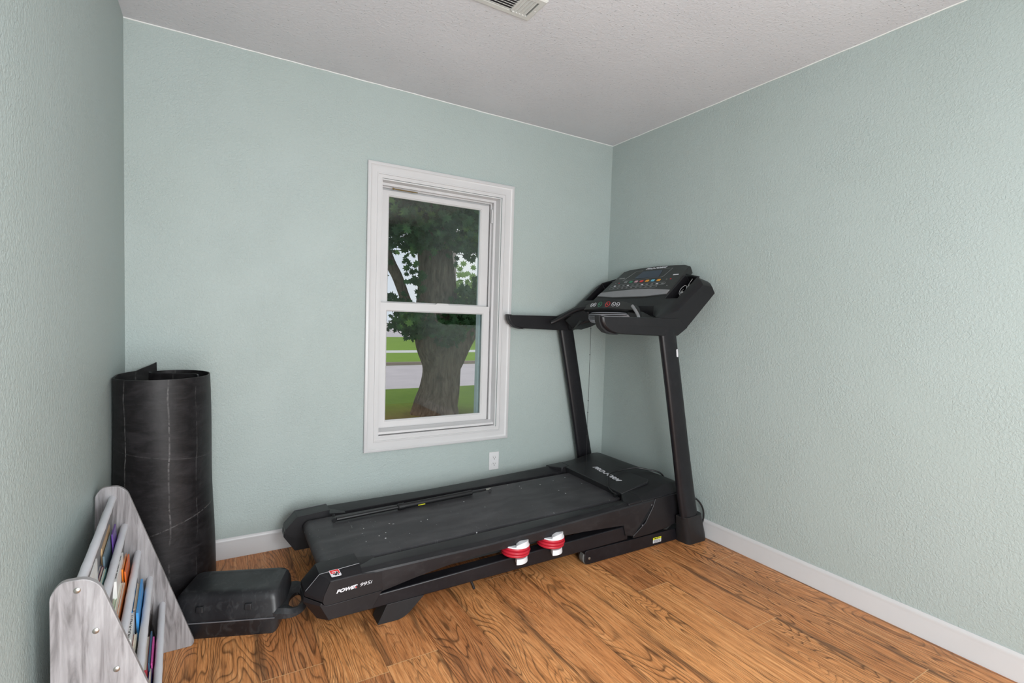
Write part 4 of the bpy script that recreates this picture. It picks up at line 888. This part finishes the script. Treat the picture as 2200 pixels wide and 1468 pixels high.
book(1, 0.40, 0.15, 0.038, 0.004, 0.014, 0.04, (134, 118, 122), 'gray-brown booklet behind the second-tier stack', pages=False)
# pocket 2
book(2, 0.11, 0.17, 0.015, 0.006, 0.040, 0.04, (44, 140, 206), 'bright blue book in the third tier, left of the beige pages')
book(2, 0.09, 0.22, -0.001, 0.006, 0.046, 0.03, (70, 150, 214), 'sky blue booklet against the fourth rod', pages=False)
book(2, 0.10, 0.17, 0.0065, 0.007, 0.040, 0.04, (214, 196, 176), 'beige book between the two blue books in the third tier')
book(2, 0.275, 0.15, 0.009, 0.013, 0.034, 0.03, W_, 'white spine with black capitals and an orange and green end in the third tier', text='HUG-A-MUTT')
for j in range(4):
    book(2, 0.355 + 0.004 * j, 0.20 - 0.01 * j, -0.0005 + 0.0066 * j, 0.006, 0.012, 0.04, [(226, 222, 206), (150, 60, 66), (196, 200, 170), (214, 208, 200)][j],
         ['cream paperback low against the fourth rod', 'maroon-edged paperback behind the cream one in the third tier', 'pale green paperback low in the third tier', 'gray-white paperback rearmost low in the third tier'][j])
book(2, 0.46, 0.10, 0.026, 0.005, -0.004, 0.04, (60, 160, 84), 'small bright green booklet low in the third tier', pages=False)
# pocket 3
t = thing('plastic_sleeve', 'clear plastic sleeve standing in the lowest tier', 'sleeve', rp(0.155, 0.12, 0.19))
bm = bmesh.new(); loft(bm, [[rp(0.153, 0.05, 0.13), rp(0.1536, 0.05, 0.13), rp(0.1586, 0.05, 0.235), rp(0.158, 0.05, 0.235)], [rp(0.153, 0.20, 0.13), rp(0.1536, 0.20, 0.13), rp(0.1536, 0.20, 0.22), rp(0.153, 0.20, 0.22)]]); obj('film', bm, M['clear'], t, smooth=False)
book(3, 0.22, 0.18, 0.010, 0.013, 0.022, 0.03, (168, 60, 70), 'red-covered book with cream pages in the lowest tier')
book(3, 0.21, 0.17, 0.005, 0.004, 0.028, 0.05, (60, 92, 120), 'navy booklet beside the red-covered book in the lowest tier', pages=False)
book(3, 0.23, 0.14, -0.001, 0.004, 0.020, 0.05, (196, 80, 150), 'magenta booklet against the lowest rod', pages=False)
book(3, 0.36, 0.08, -0.001, 0.008, 0.006, 0.03, (44, 48, 110), 'dark blue book against the lowest rod')
book(3, 0.42, 0.20, 0.003, 0.024, 0.004, 0.03, (214, 196, 168), 'thick beige book nearest the front panel in the lowest tier')

# ------------------------------------------------------------------ outdoors, seen through the window
GZ = -0.50
def ground(name, y0, y1, m, z=GZ, x0=-30, x1=60, lab=None):
    bm = bmesh.new(); box(bm, x0, x1, y0, y1, z - 0.1, z); return struct(name, bm, m, smooth=False)
TX, TY = 0.92, 5.5
g1 = grass_mat('near_lawn', srgb(104, 132, 50), srgb(134, 160, 66), (srgb(104, 90, 62), (TX - 0.5, TY - 0.9, GZ)))  # darker green than the far lawn, with brown dirt by the trunk
g2 = grass_mat('far_lawn', srgb(128, 160, 60), srgb(150, 178, 76))
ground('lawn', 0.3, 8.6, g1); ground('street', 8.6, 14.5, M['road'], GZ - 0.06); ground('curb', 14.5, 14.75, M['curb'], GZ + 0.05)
ground('verge', 14.75, 19.4, g2, GZ + 0.02); ground('sidewalk', 19.4, 20.9, M['walk'], GZ + 0.03); ground('far_lawn', 20.9, 36, g2, GZ + 0.02); ground('far_pavement', 36, 120, M['road'], GZ + 0.02)

tr = thing('maple_tree', 'thick-trunked maple tree with lobed leaves on the lawn outside the window', 'tree', (TX, TY, GZ))
def limb(bm, pts, rads, n=18, seed=0):
    ps = spline(pts, 5); rs = spline([(r_, 0, 0) for r_ in rads], 5); rings = []; rnd = random.Random(seed); ph = [rnd.uniform(0, 6.28) for _ in range(4)]
    prev = None
    for i, p in enumerate(ps):
        d = (ps[min(i + 1, len(ps) - 1)] - ps[max(i - 1, 0)]).normalized(); a = Vector((1, 0, 0)) if prev is None else prev; a = (a - d * a.dot(d)).normalized(); prev = a; b = d.cross(a)
        ring = []
        for k in range(n):
            t_ = 2 * math.pi * k / n; rr_ = rs[i].x * (1 + 0.06 * math.sin(3 * t_ + ph[0] + i * 0.1) + 0.05 * math.sin(5 * t_ + ph[1]) + 0.03 * math.sin(9 * t_ + ph[2] + i * 0.3)); ring.append(p + (a * math.cos(t_) + b * math.sin(t_)) * rr_)
        rings.append(ring)
    loft(bm, rings)
bm = bmesh.new()
limb(bm, [(0.93, TY, GZ - 0.05), (0.95, TY, GZ + 0.16), (1.00, TY, GZ + 0.4), (1.03, TY, 0.30), (0.98, TY, 0.75), (0.92, TY, 1.2), (0.90, TY, 1.9), (0.82, TY, 2.6), (0.74, TY, 3.4), (0.65, TY, 5.5)], [0.44, 0.39, 0.35, 0.335, 0.41, 0.38, 0.30, 0.27, 0.25, 0.2], seed=1)
limb(bm, [(1.12, TY, 0.05), (1.28, TY, 0.42), (1.52, TY + 0.03, 0.85), (1.85, TY + 0.05, 1.3), (2.5, TY + 0.1, 2.1), (3.4, TY + 0.2, 3.4)], [0.15, 0.18, 0.17, 0.17, 0.15, 0.12], 14, 2)
limb(bm, [(0.80, TY, 0.70), (0.55, TY - 0.02, 1.0), (0.36, TY, 1.45), (0.20, TY, 1.85), (0.00, TY, 2.25), (-0.5, TY, 3.6)], [0.16, 0.13, 0.085, 0.085, 0.09, 0.10], 14, 3)
trunk = obj('trunk', bm, M['bark'], tr)
# lobed leaves in loose clusters around the trunk and limbs
random.seed(21)
LEAF = [(0, -0.5), (0.12, -0.28), (0.42, -0.36), (0.34, -0.12), (0.55, 0.05), (0.30, 0.10), (0.36, 0.34), (0.12, 0.24), (0, 0.55), (-0.12, 0.24), (-0.36, 0.34), (-0.30, 0.10), (-0.55, 0.05), (-0.34, -0.12), (-0.42, -0.36), (-0.12, -0.28)]
bm = bmesh.new()
def leaf(c, s):
    n_ = Vector((random.gauss(0, 0.5), -1 + random.gauss(0, 0.5), random.gauss(0.3, 0.5))).normalized(); a = n_.orthogonal().normalized(); a.rotate(Matrix.Rotation(random.uniform(0, 6.28), 3, n_)); b = n_.cross(a)
    c = Vector(c); ctr = bm.verts.new(c + n_ * s * 0.08); vs = [bm.verts.new(c + a * x * s + b * y * s) for x, y in LEAF]
    for k in range(len(vs)): bm.faces.new((ctr, vs[k], vs[(k + 1) % len(vs)]))
def cluster(x, y, z, sx, sy, sz, n, s=0.15):
    for _ in range(n): leaf((random.gauss(x, sx), random.gauss(y, sy), random.gauss(z, sz)), s * random.uniform(0.7, 1.25))
cluster(0.10, 5.0, 2.85, 0.45, 0.35, 0.30, 900, 0.13); cluster(1.35, 5.0, 2.90, 0.40, 0.35, 0.28, 750, 0.13)
cluster(0.75, 5.1, 3.5, 1.3, 0.8, 0.45, 1800, 0.14); cluster(-0.9, 5.2, 2.9, 0.5, 0.6, 0.5, 500, 0.14); cluster(2.4, 5.2, 2.9, 0.5, 0.6, 0.5, 500, 0.14)
cluster(0.40, 4.95, 2.38, 0.22, 0.15, 0.08, 100, 0.13); cluster(1.28, 4.95, 2.42, 0.20, 0.15, 0.09, 130, 0.13)
cluster(0.22, 4.95, 1.97, 0.05, 0.10, 0.07, 10, 0.12); cluster(0.32, 4.95, 1.78, 0.06, 0.10, 0.07, 16, 0.12); cluster(0.38, 4.95, 1.60, 0.03, 0.10, 0.04, 5, 0.12)
cluster(-0.03, 4.95, 1.40, 0.10, 0.12, 0.08, 45, 0.125); cluster(0.30, 4.95, 1.25, 0.14, 0.12, 0.08, 60, 0.125)
cluster(1.30, 4.95, 1.52, 0.13, 0.15, 0.13, 110, 0.125); cluster(1.45, 4.95, 1.85, 0.04, 0.08, 0.10, 12, 0.12); cluster(1.12, 4.95, 1.30, 0.10, 0.1, 0.08, 40, 0.12)
cluster(0.10, 4.9, 1.08, 0.13, 0.10, 0.07, 75, 0.125); cluster(0.42, 4.9, 1.04, 0.14, 0.10, 0.09, 110, 0.125); cluster(0.85, 4.85, 1.00, 0.20, 0.10, 0.09, 150, 0.125); cluster(1.30, 4.9, 1.14, 0.16, 0.1, 0.06, 70, 0.12)
cluster(0.80, 4.8, 0.80, 0.035, 0.04, 0.06, 9, 0.12); cluster(1.00, 4.8, 0.86, 0.05, 0.04, 0.07, 14, 0.12); cluster(0.14, 4.9, 0.93, 0.03, 0.04, 0.04, 6, 0.12)
fo = obj('foliage', bm, M['leaf'], tr, smooth=False); fo['kind'] = 'stuff'
pl = thing('utility_pole', 'gray wooden utility pole with wires beyond the street, seen past the trunk', 'pole', (9.8, 25, GZ))
bm = bmesh.new(); tube(bm, [(9.8, 25, GZ), (9.8, 25, 9.5)], [0.17, 0.13], 12); obj('post', bm, M['pole'], pl)
for z in (5.0, 5.15, 5.6):
    bm = bmesh.new(); tube(bm, spline([(-20, 25, z - 0.1), (-6, 25, z - 0.9), (9.8, 25, z), (22, 24, z - 0.9), (38, 24, z)], 6), 0.02, 5); obj('wire', bm, M['cord'], pl, smooth=False)
random.seed(5); bt = thing('distant_tree', 'small pale green tree far across the street at the right of the window', 'tree', (13.4, 30, GZ))
bm = bmesh.new(); tube(bm, [(13.4, 30, GZ), (13.4, 30, 2.2)], [0.15, 0.08], 8); obj('trunk', bm, M['bark'], bt)
bm = bmesh.new()
for _ in range(500): leaf((random.gauss(13.4, 1.0), random.gauss(30, 1.2), random.gauss(2.4, 1.0)), 0.5)
o = obj('foliage', bm, grass_mat('pale_foliage', srgb(120, 150, 90), srgb(170, 190, 130)), bt, smooth=False); o['kind'] = 'stuff'
